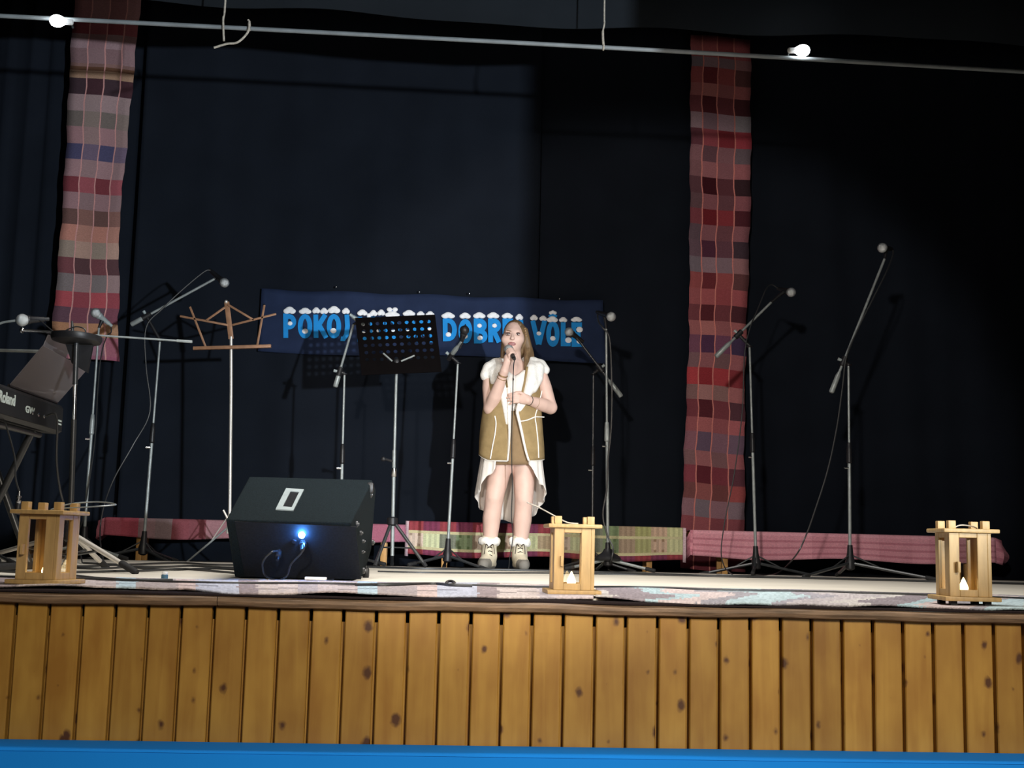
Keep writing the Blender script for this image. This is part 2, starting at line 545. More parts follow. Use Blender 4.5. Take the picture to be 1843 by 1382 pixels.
# stage front: backing with each plank a part of its own
wf = structure(MB().box((0.1, Y_FRONT + 0.042, -0.56), (4.6, 0.02, 0.98)).build('wall_front', M['pine'], smooth=False))
joints = [-31, 28.6, 88.4, 148.5, 207.6, 266.4, 326, 385, 443, 501, 560, 618.5, 677.6, 733.7, 790, 848, 903, 958, 1014, 1070.4, 1126.5, 1184, 1239, 1294, 1350, 1405, 1460, 1515, 1570.5, 1624.6, 1678.7, 1733, 1788, 1841]
jx = [pt(x, 1096 + 0.019 * x, Y_FRONT + 0.01).x for x in joints]
pitch = (jx[-1] - jx[0]) / (len(jx) - 1)
jx = [jx[0] - pitch * k for k in range(5, 0, -1)] + jx + [jx[-1] + pitch * k for k in range(1, 3)]
for i in range(len(jx) - 1):
    g = 0.0052
    a, b = jx[i] + g, jx[i + 1] - g
    c = 0.003
    yf, yb = Y_FRONT + 0.008 + random.uniform(-0.0008, 0.0008), Y_FRONT + 0.031
    prof = [(a, yb), (a, yf + c), (a + c, yf), (b - c, yf), (b, yf + c), (b, yb)]
    zt, zb = -0.031, -1.04
    n = len(prof)
    vs = [(x, y, zb) for x, y in prof] + [(x, y, zt) for x, y in prof]
    fs = [(k, (k + 1) % n, n + (k + 1) % n, n + k) for k in range(n)] + [tuple(range(n))[::-1], tuple(range(n, 2 * n))]
    MB().add(vs, fs).build('plank', M['pine'], wf, smooth=False)

# worn wooden nosing under the stage edge, in two lengths joined at the left
xj = pt(391, 1088, Y_FRONT - 0.02).x
for k, (a, b) in enumerate(((-2.6, xj - 0.001), (xj + 0.001, 2.7))):
    rows = []
    prof = [(0.03, 0.0), (-0.012, 0.0), (-0.022, -0.006), (-0.025, -0.016), (-0.020, -0.027), (-0.010, -0.0305), (0.03, -0.0305)]
    nseg = 60
    for i in range(nseg + 1):
        x = a + (b - a) * i / nseg
        wv = 0.0016 * math.sin(x * 7.1) + 0.001 * math.sin(x * 19.3 + 1)
        rows.append([(x, Y_FRONT + p[0], p[1] + (wv if p[0] < 0 else 0) - 0.001) for p in prof])
    structure(MB().grid(rows, close=True).build('trim_%d' % (k + 1), M['nosing']))
# plain black strip laid along the gap between rug and nosing
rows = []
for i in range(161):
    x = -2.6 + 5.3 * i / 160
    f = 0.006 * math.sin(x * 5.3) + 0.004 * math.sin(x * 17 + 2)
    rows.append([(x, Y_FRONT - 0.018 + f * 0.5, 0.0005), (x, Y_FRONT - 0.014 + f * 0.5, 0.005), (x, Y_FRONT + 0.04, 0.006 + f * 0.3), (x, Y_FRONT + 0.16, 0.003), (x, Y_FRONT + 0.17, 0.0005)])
structure(MB().grid(rows).build('trim_3', M['edge_strip']))

# blue protective padding along the foot of the stage
bl, br = pt(0, 1330, Y_FRONT - 0.002), pt(1843, 1356, Y_FRONT - 0.002)
zt = (bl.z + br.z) / 2
yn = onplane(921, 1357, Vector((0, 0, zt)), Vector((0, 0, 1))).y
pad = thing('padded_barrier', 'long bright blue protective padding along the foot of the planks', 'padding', (0.0, yn, Z_HALL))
def zpad(x):
    return bl.z + (br.z - bl.z) * (x - bl.x) / (br.x - bl.x)
xs = [-2.3 + (PROS_X - 0.02 + 2.3) * i / 40 for i in range(41)]
rows = [[(x, yy, zpad(x) + dz + (0.002 * math.sin(x * 3.1) if k == 1 else 0)) for x in xs] for k, (yy, dz) in enumerate(((Y_FRONT - 0.001, 0.0), (yn + 0.012, 0.0), (yn + 0.002, -0.004), (yn, -0.009), (Y_FRONT - 0.001, -0.009)))]
MB().grid(rows, close=False).build('pad_top', M['blue_pad'], pad)
rows = [[(x, yy, zz if zz is not None else zpad(x) - 0.0095) for x in xs] for (yy, zz) in ((Y_FRONT - 0.004, None), (yn + 0.003, None), (yn - 0.004, -0.72), (yn - 0.004, Z_HALL + 0.002), (Y_FRONT - 0.004, Z_HALL + 0.002))]
MB().grid(rows).build('pad_front', M['blue_pad'], pad)


# ------------------------------------------------------------------ curtains and overhead
def curtain(name, label, x0, x1, y, m, folds, amp, z0=Z_REAR, z1=4.6, seed=0, group='black stage curtains'):
    rnd = random.Random(seed)
    ph = [rnd.uniform(0, 6.28) for _ in range(4)]
    nx = int((x1 - x0) / 0.03)
    rows = []
    for j in range(13):
        t = j / 12
        z = z0 + (z1 - z0) * t
        a = amp * (1 - 0.45 * t)
        r = []
        for i in range(nx + 1):
            u = i / nx
            x = x0 + (x1 - x0) * u
            d = a * (math.sin(u * folds * 6.283 + ph[0]) + 0.5 * math.sin(u * folds * 2.3 * 6.283 + ph[1] + 0.6 * t) + 0.4 * math.sin(u * folds * 0.37 * 6.283 + ph[2]))
            r.append((x + 0.01 * math.sin(t * 4 + i * 0.3) * t, y + d, z))
        rows.append(r)
    o = MB().grid(rows).build(name, m, origin=((x0 + x1) / 2, y, z0), angle=180)
    solidify(o, 0.004)
    return tag(o, label, 'curtain', group)


xa, xb, xc = pt(112, 500, 9.5).x, pt(250, 500, 9.5).x, pt(968, 500, 9.5).x
curtain('stage_curtain', 'black curtain hanging in close folds beyond the strip with the blue band', -4.4, xb + 0.05, 9.58, M['curtain'], 11, 0.030, seed=1)
curtain('stage_curtain', 'wide smooth black curtain behind the blue letter banner and the singer', xb - 0.05, xc, 9.50, M['curtain'], 4.2, 0.012, seed=2)
curtain('stage_curtain', 'black curtain hanging around the red checked strip and tall stands', xc - 0.15, 5.6, 9.58, M['curtain'], 7, 0.014, seed=3)

# dark valance above
rows = []
b0, b1 = pt(0, -6, Y_VAL), pt(1843, 84, Y_VAL)
for j in range(5):
    r = []
    for i in range(141):
        u = -0.35 + 1.7 * i / 140
        p = b0.lerp(b1, u)
        sag = 0.02 * math.sin(u * 9) + 0.012 * math.sin(u * 23)
        r.append((p.x, Y_VAL + 0.02 * math.sin(u * 37 + j * 0.2) * (1 - 0.1 * j), p.z + (sag if j == 0 else 0) + j * 0.35))
    rows.append(r)
o = MB().grid(rows).build('stage_valance', M['valance'], origin=(0, Y_VAL, 3.2), angle=180)
solidify(o, 0.006)
tag(o, 'dark grey cloth valance hanging across the top of the stage', 'valance')

# lighting pipe, hung on ropes, with two bulbs
pp = [(-260, 15), (0, 28.5), (400, 49), (800, 70), (1190, 91), (1500, 109), (1843, 129), (2150, 147)]
pw = [pt(x, y, Y_BAR) for x, y in pp]
o = MB().tube(spline(pw, 3), 0.013, 12).build('lighting_pipe', M['grey_pipe'], origin=pw[3])
tag(o, 'long thin grey pipe hung on ropes under the valance', 'pipe')


def rope_pts(pix, Y, dz=0):
    return spline([pt(x, y, Y) for x, y in pix], 5)


r1 = thing('hanging_rope', 'short frayed rope knotted around the pipe with two loose ends', 'rope', pt(402, 40, Y_BAR))
top = pt(406, 0, Y_BAR) + Vector((0, 0, 1.25))
MB().tube(spline([top, pt(406, -5, Y_BAR - 0.02), pt(402, 30, Y_BAR - 0.022), pt(402, 50, Y_BAR - 0.026), pt(403, 74, Y_BAR - 0.015)], 5), 0.006, 7).build('strand', M['rope'], r1)
MB().tube(rope_pts([(449, 38), (446, 58), (428, 76), (408, 79), (385, 86)], Y_BAR - 0.03), 0.0065, 7).build('loose_end', M['rope'], r1)
MB().tube(spline([pt(449, 38, Y_BAR - 0.03), pt(448, 45, Y_BAR - 0.026), pt(449, 54, Y_BAR - 0.016), pt(450, 52, Y_BAR + 0.02), pt(449, 40, Y_BAR + 0.01), pt(447, 36, Y_BAR - 0.02)], 5), 0.006, 7).build('knot', M['rope'], r1)
r2 = thing('hanging_rope', 'thin straight rope tied to the pipe where it turns dark', 'rope', pt(1087, 85, Y_BAR))
top = pt(1088, 0, Y_BAR) + Vector((0, 0, 1.25))
MB().tube(spline([top, pt(1088, 0, Y_BAR - 0.01), pt(1088, 40, Y_BAR - 0.012), pt(1085, 58, Y_BAR - 0.016), pt(1086, 80, Y_BAR - 0.02)], 5), [0.005] * 5 + [0.005] * 10 + [0.007] * 6, 7).build('strand', M['rope'], r2)
MB().tube([pt(1086, 84, Y_BAR) + Vector((0.0, 0.019 * math.cos(a), 0.019 * math.sin(a))) for a in [i * 0.5236 for i in range(13)]], 0.006, 7).build('knot', M['rope'], r2)


def bulb(label, px, py, sgn):
    c = pt(px, py, Y_BAR - 0.045)
    ax = Vector((sgn, -0.05, -0.06)).normalized()
    t = thing('light_bulb', label, 'light bulb', c)
    prof = [(-0.052, 0.004), (-0.049, 0.016), (-0.040, 0.027), (-0.025, 0.034), (-0.008, 0.036), (0.008, 0.033), (0.022, 0.026), (0.034, 0.018), (0.042, 0.0145)]
    MB().lathe(c, ax, prof, 20).build('globe', M['white_bulb'], t)
    MB().lathe(c + ax * 0.042, ax, [(0, 0.0145), (0.004, 0.017), (0.035, 0.017), (0.04, 0.012)], 16).build('socket', M['white_plastic'], t)
    e = c + ax * 0.07
    MB().tube(spline([e, e + Vector((0, 0.03, -0.005)), Vector((e.x, Y_BAR + 0.0, e.z - 0.014))], 4), 0.006, 8).build('bracket', M['black_metal'], t)


bulb('glowing white light bulb on the pipe above the strip with a blue band', 106, 38, 1)
bulb('glowing white light bulb on the unlit far stretch of the pipe', 1442, 91, -1)

# ------------------------------------------------------------------ woven strips on the curtain
def woven_strip(name, label, Y, rows, colx, gain, edge, line, seed, thick=0.004):
    """rows: list of (y_top_px, 4 colours); edge(y) -> (left px, right px); colx: column limits 0..1"""
    rnd = random.Random(seed)
    mb = MB()
    lw = 0.010
    us, kind = [0.0], []
    for c in range(4):
        a, b = colx[c], colx[c + 1]
        a2 = a + (lw if c > 0 else 0)
        b2 = b - (lw if c < 3 else 0)
        us.append((a2 + b2) / 2)
        kind.append(c)
        us.append(b2)
        kind.append(c)
        if c < 3:
            us.append(b + lw)
            kind.append(-1)
    ys, cols = [], []
    for k in range(len(rows) - 1):
        y0, y1 = rows[k][0], rows[k + 1][0]
        for s in range(2):
            ys.append(y0 + (y1 - y0) * s / 2)
            cols.append(rows[k][1])
    ys.append(rows[-1][0])
    P = []
    C = []
    for i, y in enumerate(ys):
        l, r = edge(y)
        wob = 1.2 * math.sin(y * 0.05 + seed) + 0.8 * math.sin(y * 0.13)
        row = []
        for u in us:
            yy = y + 2.0 * math.sin(u * 5 + seed + y * 0.01) * (u if seed == 1 else 0.6) + (8.0 * u if seed == 1 else 9.0 * u)
            d = 0.010 * math.sin(u * 7 + y * 0.012) + 0.006 * math.sin(y * 0.04)
            row.append(pt(l + (r - l) * u + wob, yy, Y + d))
        P.append(row)
    for i in range(len(ys) - 1):
        crow = []
        cs = cols[i]
        for kd in kind:
            if kd < 0:
                crow.append(lin(line, gain))
            else:
                crow.append(dull(lin(cs[kd], gain), 0.22))
        C.append(crow)
    mb.grid(P, cols=C)
    o = mb.build(name, M['cloth'], origin=P[-1][len(us) // 2], angle=60)
    solidify(o, thick)
    return tag(o, label, 'textile', 'woven strips on the curtains')


def alt(a, b, start=0):
    return [a if (k + start) % 2 == 0 else b for k in range(4)]


LR = [(-60, alt((142, 92, 98), (156, 106, 110))), (0, alt((150, 96, 102), (160, 110, 114))), (32, alt((146, 60, 72), (158, 76, 86))),
      (59, alt((156, 122, 128), (142, 104, 110))), (85, alt((134, 98, 102), (144, 108, 112))), (112, alt((138, 98, 90), (126, 90, 84))), (118, [(104, 66, 44)] * 4), (125, [(164, 124, 94)] * 4),
      (139, alt((68, 48, 56), (74, 42, 50))), (168, alt((160, 128, 130), (150, 122, 122))), (198, alt((116, 102, 96), (134, 114, 106))),
      (226, alt((164, 116, 120), (150, 116, 114))), (257, alt((76, 72, 108), (110, 90, 114))), (285, alt((164, 120, 124), (150, 114, 116))),
      (316, alt((128, 48, 58), (158, 70, 80))), (344, alt((156, 112, 116), (140, 106, 108))), (374, alt((110, 74, 68), (136, 90, 80))),
      (402, alt((190, 118, 98), (176, 116, 98))), (431, alt((150, 128, 112), (178, 136, 118))), (461, alt((120, 62, 68), (92, 58, 62))),
      (490, alt((122, 108, 108), (150, 118, 118))), (522, alt((176, 62, 72), (152, 58, 70))), (550, alt((100, 66, 80), (124, 64, 80))),
      (578, alt((176, 118, 76), (170, 122, 86))), (603, alt((142, 96, 112), (158, 84, 102))), (636, alt((142, 80, 100), (160, 78, 104))), (643, None)]


def ledge(y):
    t = (y - 130) / 480.0
    l = 125 - 33 * t + 4 * math.sin(t * 3.1) * (1 if t > 0 else 0)
    r = 240 - 30 * min(t, 0.55) / 0.55 * 0.85 + (0 if t < 0.55 else 0) - (1.5 if t > 0.9 else 0)
    return l, r


woven_strip('woven_strip', 'pink checked woven strip with one blue band, hanging behind the keyboard', 9.40, LR, [0, 0.27, 0.54, 0.80, 1.0], 1.1, ledge, (196, 142, 138), 1)

RED, DRED, ROSE, GREY, DARK, PURP, BRED = (134, 62, 66), (116, 46, 54), (140, 76, 80), (112, 90, 98), (72, 30, 40), (76, 46, 74), (150, 40, 48)
seq = [
    ((70, 40, 46), (66, 36, 44), (74, 42, 48), (60, 36, 42)),
    ((96, 62, 68), (84, 48, 56), (100, 64, 70), (80, 52, 58)),
    ((50, 30, 36), (70, 40, 46), (66, 16, 26), (60, 36, 42)),
    ((90, 62, 70), (88, 48, 58), (120, 66, 72), (100, 58, 64)),
    ((72, 44, 52), (92, 50, 58), (92, 26, 38), (112, 54, 62)),
    ((142, 112, 122), (120, 90, 102), (140, 110, 122), (128, 118, 126)),
    ((98, 48, 60), (142, 54, 66), (124, 28, 42), (154, 40, 56)),
    ((126, 80, 88), (96, 60, 70), (124, 78, 86), (98, 80, 88)),
    ((118, 74, 80), (144, 82, 88), (126, 74, 82), (146, 78, 84)),
    ((86, 50, 58), (60, 14, 24), (88, 42, 50), (54, 32, 38)),
    ((92, 62, 68), (128, 70, 78), (98, 56, 64), (132, 70, 78)),
    ((116, 48, 58), (104, 16, 28), (128, 34, 44), (78, 28, 38)),
    ((88, 66, 76), (126, 72, 80), (104, 58, 66), (130, 74, 82)),
    ((94, 68, 80), (76, 34, 54), (94, 54, 66), (64, 46, 56)),
    ((104, 90, 100), (130, 98, 108), (118, 92, 102), (140, 92, 96)),
    ((140, 60, 62), (102, 32, 40), (142, 58, 60), (96, 54, 56)),
    ((146, 68, 72), (154, 68, 72), (140, 54, 60), (156, 68, 74)),
    ((110, 50, 58), (82, 28, 36), (106, 46, 54), (76, 34, 42)),
    ((146, 78, 80), (158, 88, 86), (140, 74, 78), (156, 80, 82)),
    ((108, 60, 82), (74, 40, 70), (104, 56, 82), (62, 44, 74)),
    ((114, 78, 84), (134, 74, 80), (108, 72, 76), (144, 76, 82)),
    ((166, 38, 48), (132, 22, 34), (156, 36, 46), (126, 34, 44)),
    ((122, 84, 84), (150, 98, 96), (130, 90, 88), (152, 84, 86)),
    ((112, 46, 56), (80, 26, 36), (114, 46, 56), (82, 46, 56)),
    ((140, 68, 74), (156, 78, 80), (140, 68, 74), (162, 78, 84)),
    ((128, 78, 92), (92, 70, 92), (120, 80, 96), (104, 78, 98)),
    ((118, 80, 84), (146, 82, 86), (118, 78, 82), (152, 78, 84)),
    ((126, 48, 62), (92, 28, 40), (116, 42, 54), (92, 46, 58)),
    ((110, 60, 60), (136, 70, 68), (106, 54, 54), (150, 62, 62)),
    ((128, 88, 98), (108, 92, 102), (128, 88, 98), (122, 98, 108)),
    ((128, 58, 66), (140, 66, 72), (122, 54, 62), (130, 60, 68)),
    ((116, 46, 54), (124, 50, 58), (108, 42, 50), (114, 50, 58)),
    ((104, 38, 48), (110, 42, 52), (100, 38, 46), (106, 44, 52)),
]
for _k, _src in enumerate((16, 14, 15, 18, 17)):
    seq[_k] = seq[_src]
RR = []
ry = [62, 101, 119, 148, 171, 201, 230, 260, 288, 316, 346, 373, 401, 429, 459, 487, 516, 545, 574, 600, 632, 659, 690, 717, 749, 775, 809, 836, 867, 896, 927, 952, 990, 1022]
for y, c in zip(ry, seq):
    RR.append((y, list(c)))
RR.append((1022, None))


def redge(y):
    t = (y - 160) / 800.0
    l = 1243 - 5 * t - (12 * max(0, t - 0.55) / 0.45)
    r = 1351 - 12 * t + 2.5 * math.sin(t * 7)
    return l, r


woven_strip('woven_strip', 'long deep red checked woven strip with pale vertical lines, reaching the floor', 9.38, RR, [0, 0.20, 0.45, 0.73, 1.0], 1.55, redge, (180, 112, 104), 2)

# ------------------------------------------------------------------ banner
YB = 9.45
tl, tr_, br_, bl_ = (471, 519), (1085, 540), (1090, 651), (464, 632)
bn = thing('letter_banner', 'navy cloth banner with snow-capped blue letters pinned to the curtain', 'banner', pt(780, 640, YB))


def bpix(px, py, d=0.0):
    return pt(px, py, YB - d)


rows = []
for j in range(13):
    t = j / 12
    r = []
    for i in range(81):
        u = i / 80
        x = (tl[0] * (1 - u) + tr_[0] * u) * (1 - t) + (bl_[0] * (1 - u) + br_[0] * u) * t
        ytop = tl[1] * (1 - u) + tr_[1] * u + 3.0 * math.sin(u * math.pi * 4) ** 2
        ybot = bl_[1] * (1 - u) + br_[1] * u + 3.0 * math.sin(u * 8.0)
        y = ytop * (1 - t) + ybot * t
        d = 0.006 * math.sin(u * 25 + t * 3) + 0.005 * math.sin(u * 9 - t * 5) + 0.006 * math.sin(t * 7 + u * 14) - 0.004
        r.append(pt(x, y, YB + 0.012 + d))
    rows.append(r)
solidify(MB().grid(rows).build('cloth', M['banner'], bn, angle=180), 0.003)


def ribbon(mb, pts, wd, thick, fn, close=False):
    """flat stroke with thickness; pts and width in letter units; fn maps (x, y, depth) to the world"""
    n = len(pts)
    L, R = [], []
    for i in range(n):
        p = Vector(pts[i])
        if close:
            a, b = Vector(pts[i - 1]), Vector(pts[(i + 1) % n])
        else:
            a, b = Vector(pts[max(i - 1, 0)]), Vector(pts[min(i + 1, n - 1)])
        t = (b - a)
        t = Vector((t.x * fn.w, t.y * fn.h)).normalized()
        nr = Vector((-t.y / fn.w, t.x / fn.h)) * (wd / 2)
        L.append(p + nr)
        R.append(p - nr)
    vs = []
    for a in (L, R):
        for p in a:
            vs.append(fn(p.x, p.y, thick))
    for a in (L, R):
        for p in a:
            vs.append(fn(p.x, p.y, 0))
    fs = []
    m_ = n if close else n - 1
    for i in range(m_):
        j = (i + 1) % n
        fs += [(i, j, n + j, n + i), (2 * n + i, 3 * n + i, 3 * n + j, 2 * n + j), (i, 2 * n + i, 2 * n + j, j), (n + i, n + j, 3 * n + j, 3 * n + i)]
    if not close:
        fs += [(0, n, 3 * n, 2 * n), (n - 1, 3 * n - 1, 4 * n - 1, 2 * n - 1)]
    mb.add(vs, fs)


def ell(cx, cy, rx, ry, a0=0, a1=360, n=18):
    return [(cx + rx * math.cos(math.radians(a0 + (a1 - a0) * k / n)), cy + ry * math.sin(math.radians(a0 + (a1 - a0) * k / n))) for k in range(n + 1)]


STR = {
    'P': [[(.19, 0), (.17, 1)], [(.17, .86)] + ell(.42, .66, .40, .22, 80, -80, 10) + [(.17, .44)]],
    'O': ['c'],
    'K': [[(.18, 0), (.16, 1)], [(.22, .40), (.80, 1)], [(.36, .58), (.86, 0)]],
    'J': [[(.66, 1), (.72, .55), (.62, .2), (.35, .04), (.12, .06)]],
    'L': [[(.2, 0), (.2, 1)], [(.2, .1), (.95, .1)]],
    'U': [[(.18, 1), (.18, .4), (.3, .14), (.5, .1), (.7, .14), (.82, .4), (.82, 1)]],
    'D': [[(.18, 0), (.16, 1)], [(.16, .9), (.42, .9)] + ell(.44, .5, .40, .39, 80, -80, 10) + [(.16, .1)]],
    'M': [[(.1, 0), (.16, 1)], [(.16, .95), (.5, .3)], [(.5, .3), (.84, .95)], [(.84, 1), (.9, 0)]],
    'B': [[(.18, 0), (.16, 1)], [(.16, .9)] + ell(.42, .72, .36, .18, 80, -80, 10) + [(.2, .54)], [(.2, .5)] + ell(.42, .29, .42, .2, 80, -80, 10) + [(.18, .1)]],
    'R': [[(.18, 0), (.16, 1)], [(.16, .88)] + ell(.42, .70, .38, .2, 80, -80, 10) + [(.17, .5)], [(.42, .48), (.84, 0)]],
    'E': [[(.2, 0), (.18, 1)], [(.2, .9), (.92, .9)], [(.2, .5), (.8, .5)], [(.2, .1), (.95, .1)]],
    'V': [[(.13, 1), (.48, .03)], [(.52, .03), (.87, 1)]],
}


def letter(ch, x0, x1, y0, y1, caps, dots=(), extra=None):
    W, H = x1 - x0, y1 - y0
    fn = lambda x, y, d: bpix(x0 + W * x, y1 - H * y, d)
    class F:
        w, h = W, H
        def __call__(self, x, y, d):
            return fn(x, y, 0.006 + d)
    f = F()
    mb = MB()
    wd = 8.6
    th = 0.006
    for k, st in enumerate(STR[ch]):
        th = 0.006 + 0.0004 * k
        if st == 'c':
            ribbon(mb, ell(.5, .5, .5 - wd / 2 / W, .5 - wd / 2 / H, 0, 360, 24)[:-1], wd, th, f, True)
        else:
            ribbon(mb, st, wd, th, f)
    o = mb.build('letter', M['letter_blue'], bn, smooth=False)
    for (cx, cy, rx, ry) in caps:
        sn = MB()
        for dx, dy, s in ((-.42, .12, .62), (0.02, -.18, .74), (.45, .14, .6)):
            c = bpix(cx + rx * dx, cy + ry * dy, 0.014)
            sn.ball(c, (rx * s * 0.00425, 0.011, ry * s * 0.0052), 14)
        sn.build('snow_cap', M['snow'], o)
    for (cx, cy, r) in dots:
        MB().ball(bpix(cx, cy, 0.014), (r * 0.0048, 0.007, r * 0.0042), 12).build('snowball', M['snow'], o)
    if extra == 'caron':
        e = MB()
        cx = (x0 + x1) / 2
        ribbon(e, [(-.3, .6), (0, 0), (.3, .6)], 5, 0.005, type('G', (), {'w': 20, 'h': 9, '__call__': lambda s, x, y, d: bpix(cx + 20 * x, y0 - 9 - 9 * y, 0.006 + d)})())
        e.build('caron', M['letter_blue'], o, smooth=False)
        s2 = MB()
        for dx in (-5, 5):
            s2.ball(bpix(cx + dx, y0 - 14, 0.012), (0.022, 0.010, 0.018), 14)
        s2.build('caron_snow', M['snow'], o)
    if extra == 'circumflex':
        e = MB()
        cx = (x0 + x1) / 2
        ribbon(e, [(-.35, 0), (0, .5), (.35, 0)], 5, 0.005, type('G', (), {'w': 20, 'h': 9, '__call__': lambda s, x, y, d: bpix(cx + 20 * x, y0 - 8 - 9 * y, 0.006 + d)})())
        e.build('circumflex', M['letter_blue'], o, smooth=False)
        s2 = MB()
        for dx in (-3.5, 0, 3.5):
            s2.ball(bpix(cx + dx, y0 - 15 - (1.5 if dx == 0 else 0), 0.012), (0.016, 0.010, 0.014), 14)
        s2.build('circumflex_snow', M['snow'], o)
    if extra == 'tick':
        e = MB()
        ribbon(e, [(0, 0), (.5, 1)], 4.5, 0.005, type('G', (), {'w': 6, 'h': 14, '__call__': lambda s, x, y, d: bpix(x1 - 2 + 6 * x, y0 + 12 - 14 * y, 0.006 + d)})())
        e.build('caron', M['letter_blue'], o, smooth=False)
        MB().ball(bpix(x1 + 2, y0 - 2, 0.012), (0.017, 0.010, 0.020), 14).build('caron_snow', M['snow'], o)


letter('P', 510, 533, 564, 608, [(521, 559, 11, 7)], [(522, 582, 4)])
letter('O', 536, 562, 565, 609, [(549, 560, 11, 6)], [(549, 596, 5)])
letter('K', 564, 591, 566, 608, [(569, 559, 7, 6), (583, 560, 7, 6)])
letter('O', 588, 614, 565, 609, [(601, 558, 11, 7)], [(600, 595, 5)])
letter('J', 611, 631, 566, 612, [(622.5, 560, 7, 6)])
letter('L', 644, 662, 570, 615, [(652, 563, 9, 6)], [(654, 600, 4)], 'tick')
letter('U', 666, 692, 570, 615, [(672, 564, 7, 6), (686, 563, 7, 6)], [(676, 596, 5)])
letter('D', 694, 718, 571, 615, [(706, 566, 13, 6)], [(708, 598, 5)], 'caron')
letter('O', 723, 749, 571, 616, [(736, 564, 11, 6)], [(734, 598, 5)])
letter('M', 751, 781, 572, 616, [(757, 565, 7, 5), (774, 566, 8, 6)], [(774, 594, 5)])
letter('D', 797, 822, 573, 614, [(806.5, 568, 12, 6)], [(807, 602, 4.5)])
letter('O', 825, 850, 574, 618, [(837, 568.5, 10, 6)], [(836.5, 605, 5)])
letter('B', 853, 877, 573, 618, [(862.5, 568, 11, 6)], [(863, 586, 4), (864, 608, 4.5)])
letter('R', 879, 902, 573, 616, [(887.5, 568, 11, 6)], [(890, 586, 4)])
letter('E', 905, 925, 573, 618, [(913, 568.5, 10, 5.5)])
letter('J', 926, 943, 576, 621, [(934.5, 571, 7, 6)])
letter('V', 955, 984, 577, 621, [(961, 572, 7, 5.5), (977.5, 573, 7, 5)], [(970, 600, 4)])
letter('O', 983, 1007, 578, 624, [(994, 575, 10, 6)], [(995, 609, 4.5)], 'circumflex')
letter('L', 1010, 1028, 580, 623, [(1013.5, 575.5, 7.5, 5)], [(1023, 612, 5.5)])
letter('E', 1029, 1049, 580, 624, [(1037.5, 575, 10, 5)], [(1043, 593, 5.5), (1043, 614, 5)])
for (x, y) in ((605, 516), (755, 525), (845, 528), (1007, 537), (476, 549)):
    MB().ball(bpix(x, y, 0.012), (0.007, 0.006, 0.010), 10).build('pin', M['chrome'], bn)


# ------------------------------------------------------------------ benches with cloths
def bench(label, clabel, px0, px1, ytop_l, ytop_r, Y, legs, cloth_cols, drop, stripes=None, flap=None, open_l=0.0, hem_r=0.0):
    a, b = pt(px0, ytop_l, Y), pt(px1, ytop_r, Y)
    ztop = (a.z + b.z) / 2
    dpt = 0.26
    xm = (a.x + b.x) / 2
    t = thing('wooden_bench', label, 'bench', (xm, Y + dpt / 2, Z_REAR))
    MB().bbox((xm, Y + dpt / 2, ztop - 0.022), (b.x - a.x - 0.02, dpt, 0.03), 0.004).build('seat', M['bench_wood'], t)
    for lp in legs:
        lx = pt(lp, 1000, Y + 0.04).x
        for yy in (Y + 0.04, Y + dpt - 0.05):
            MB().bbox((lx, yy, (Z_REAR + ztop - 0.037) / 2), (0.042, 0.03, ztop - 0.037 - Z_REAR), 0.003).build('leg', M['bench_wood'], t)
        MB().bbox((lx, Y + dpt / 2, ztop - 0.06), (0.03, dpt - 0.1, 0.04), 0.003).build('crosspiece', M['bench_wood'], t)
    # cloth: rows run from the back edge over the top and down the front
    mb = MB()
    n = len(cloth_cols)
    sub = 6
    rows, C = [], []
    prof = [(dpt + 0.012, -0.10, 0), (dpt + 0.010, -0.004, 0), (dpt, 0.004, 0), (dpt / 2, 0.005, 1), (0.0, 0.005, 2), (-0.012, -0.004, 2)]
    nd = 9 if stripes is None else len(stripes)
    for k in range(1, nd + 1):
        prof.append((-0.014 - 0.004 * k / nd, -0.004 - drop * k / nd, 2 + k))
    for i, (dy, dz, zone) in enumerate(prof):
        r = []
        f = max(0, i - 5) / nd
        for j in range(n * sub + 1):
            u = j / (n * sub)
            x = a.x + (b.x - a.x) * u
            wv = (0.008 * math.sin(u * 31 + 1) + 0.005 * math.sin(u * 67)) * f
            hem = (0.012 * math.sin(u * 12 + 2) - hem_r * u) * f
            r.append((x, Y + dy - wv, ztop + dz + hem * (1 if f > 0 else 0)))
        rows.append(r)
    for i in range(len(prof) - 1):
        crow = []
        for j in range(n * sub):
            c = cloth_cols[j // sub]
            if stripes is not None:
                k = max(0, i - 5)
                c = stripes(i - 5, j // sub, (j % sub) / sub, c)
            crow.append(c)
        C.append(crow)
    mb.grid(rows, cols=C)
    c = mb.build('bench_cloth', M['cloth'], origin=(xm, Y, ztop), angle=60)
    solidify(c, 0.004)
    tag(c, clabel, 'cloth', 'cloths on the benches')
    return t, a, b, ztop


G1 = 1.1
lc = [dull(lin(c, 1.3), 0.2) for c in ((170, 70, 88), (168, 62, 80), (138, 104, 108), (128, 104, 106), (124, 58, 66), (122, 60, 68), (152, 102, 108), (146, 96, 104), (140, 68, 82), (136, 62, 80), (150, 82, 110), (160, 98, 130), (150, 86, 110), (146, 80, 100), (150, 84, 104), (156, 84, 108), (150, 78, 100), (156, 88, 112))]
_, a, b, zt = bench('low wooden bench under the plain pink patched cloth behind the speaker', 'pink and mauve patched cloth draped over the bench behind the speaker', 190, 731, 929, 949, 8.92, (250, 690), lc, 0.125)
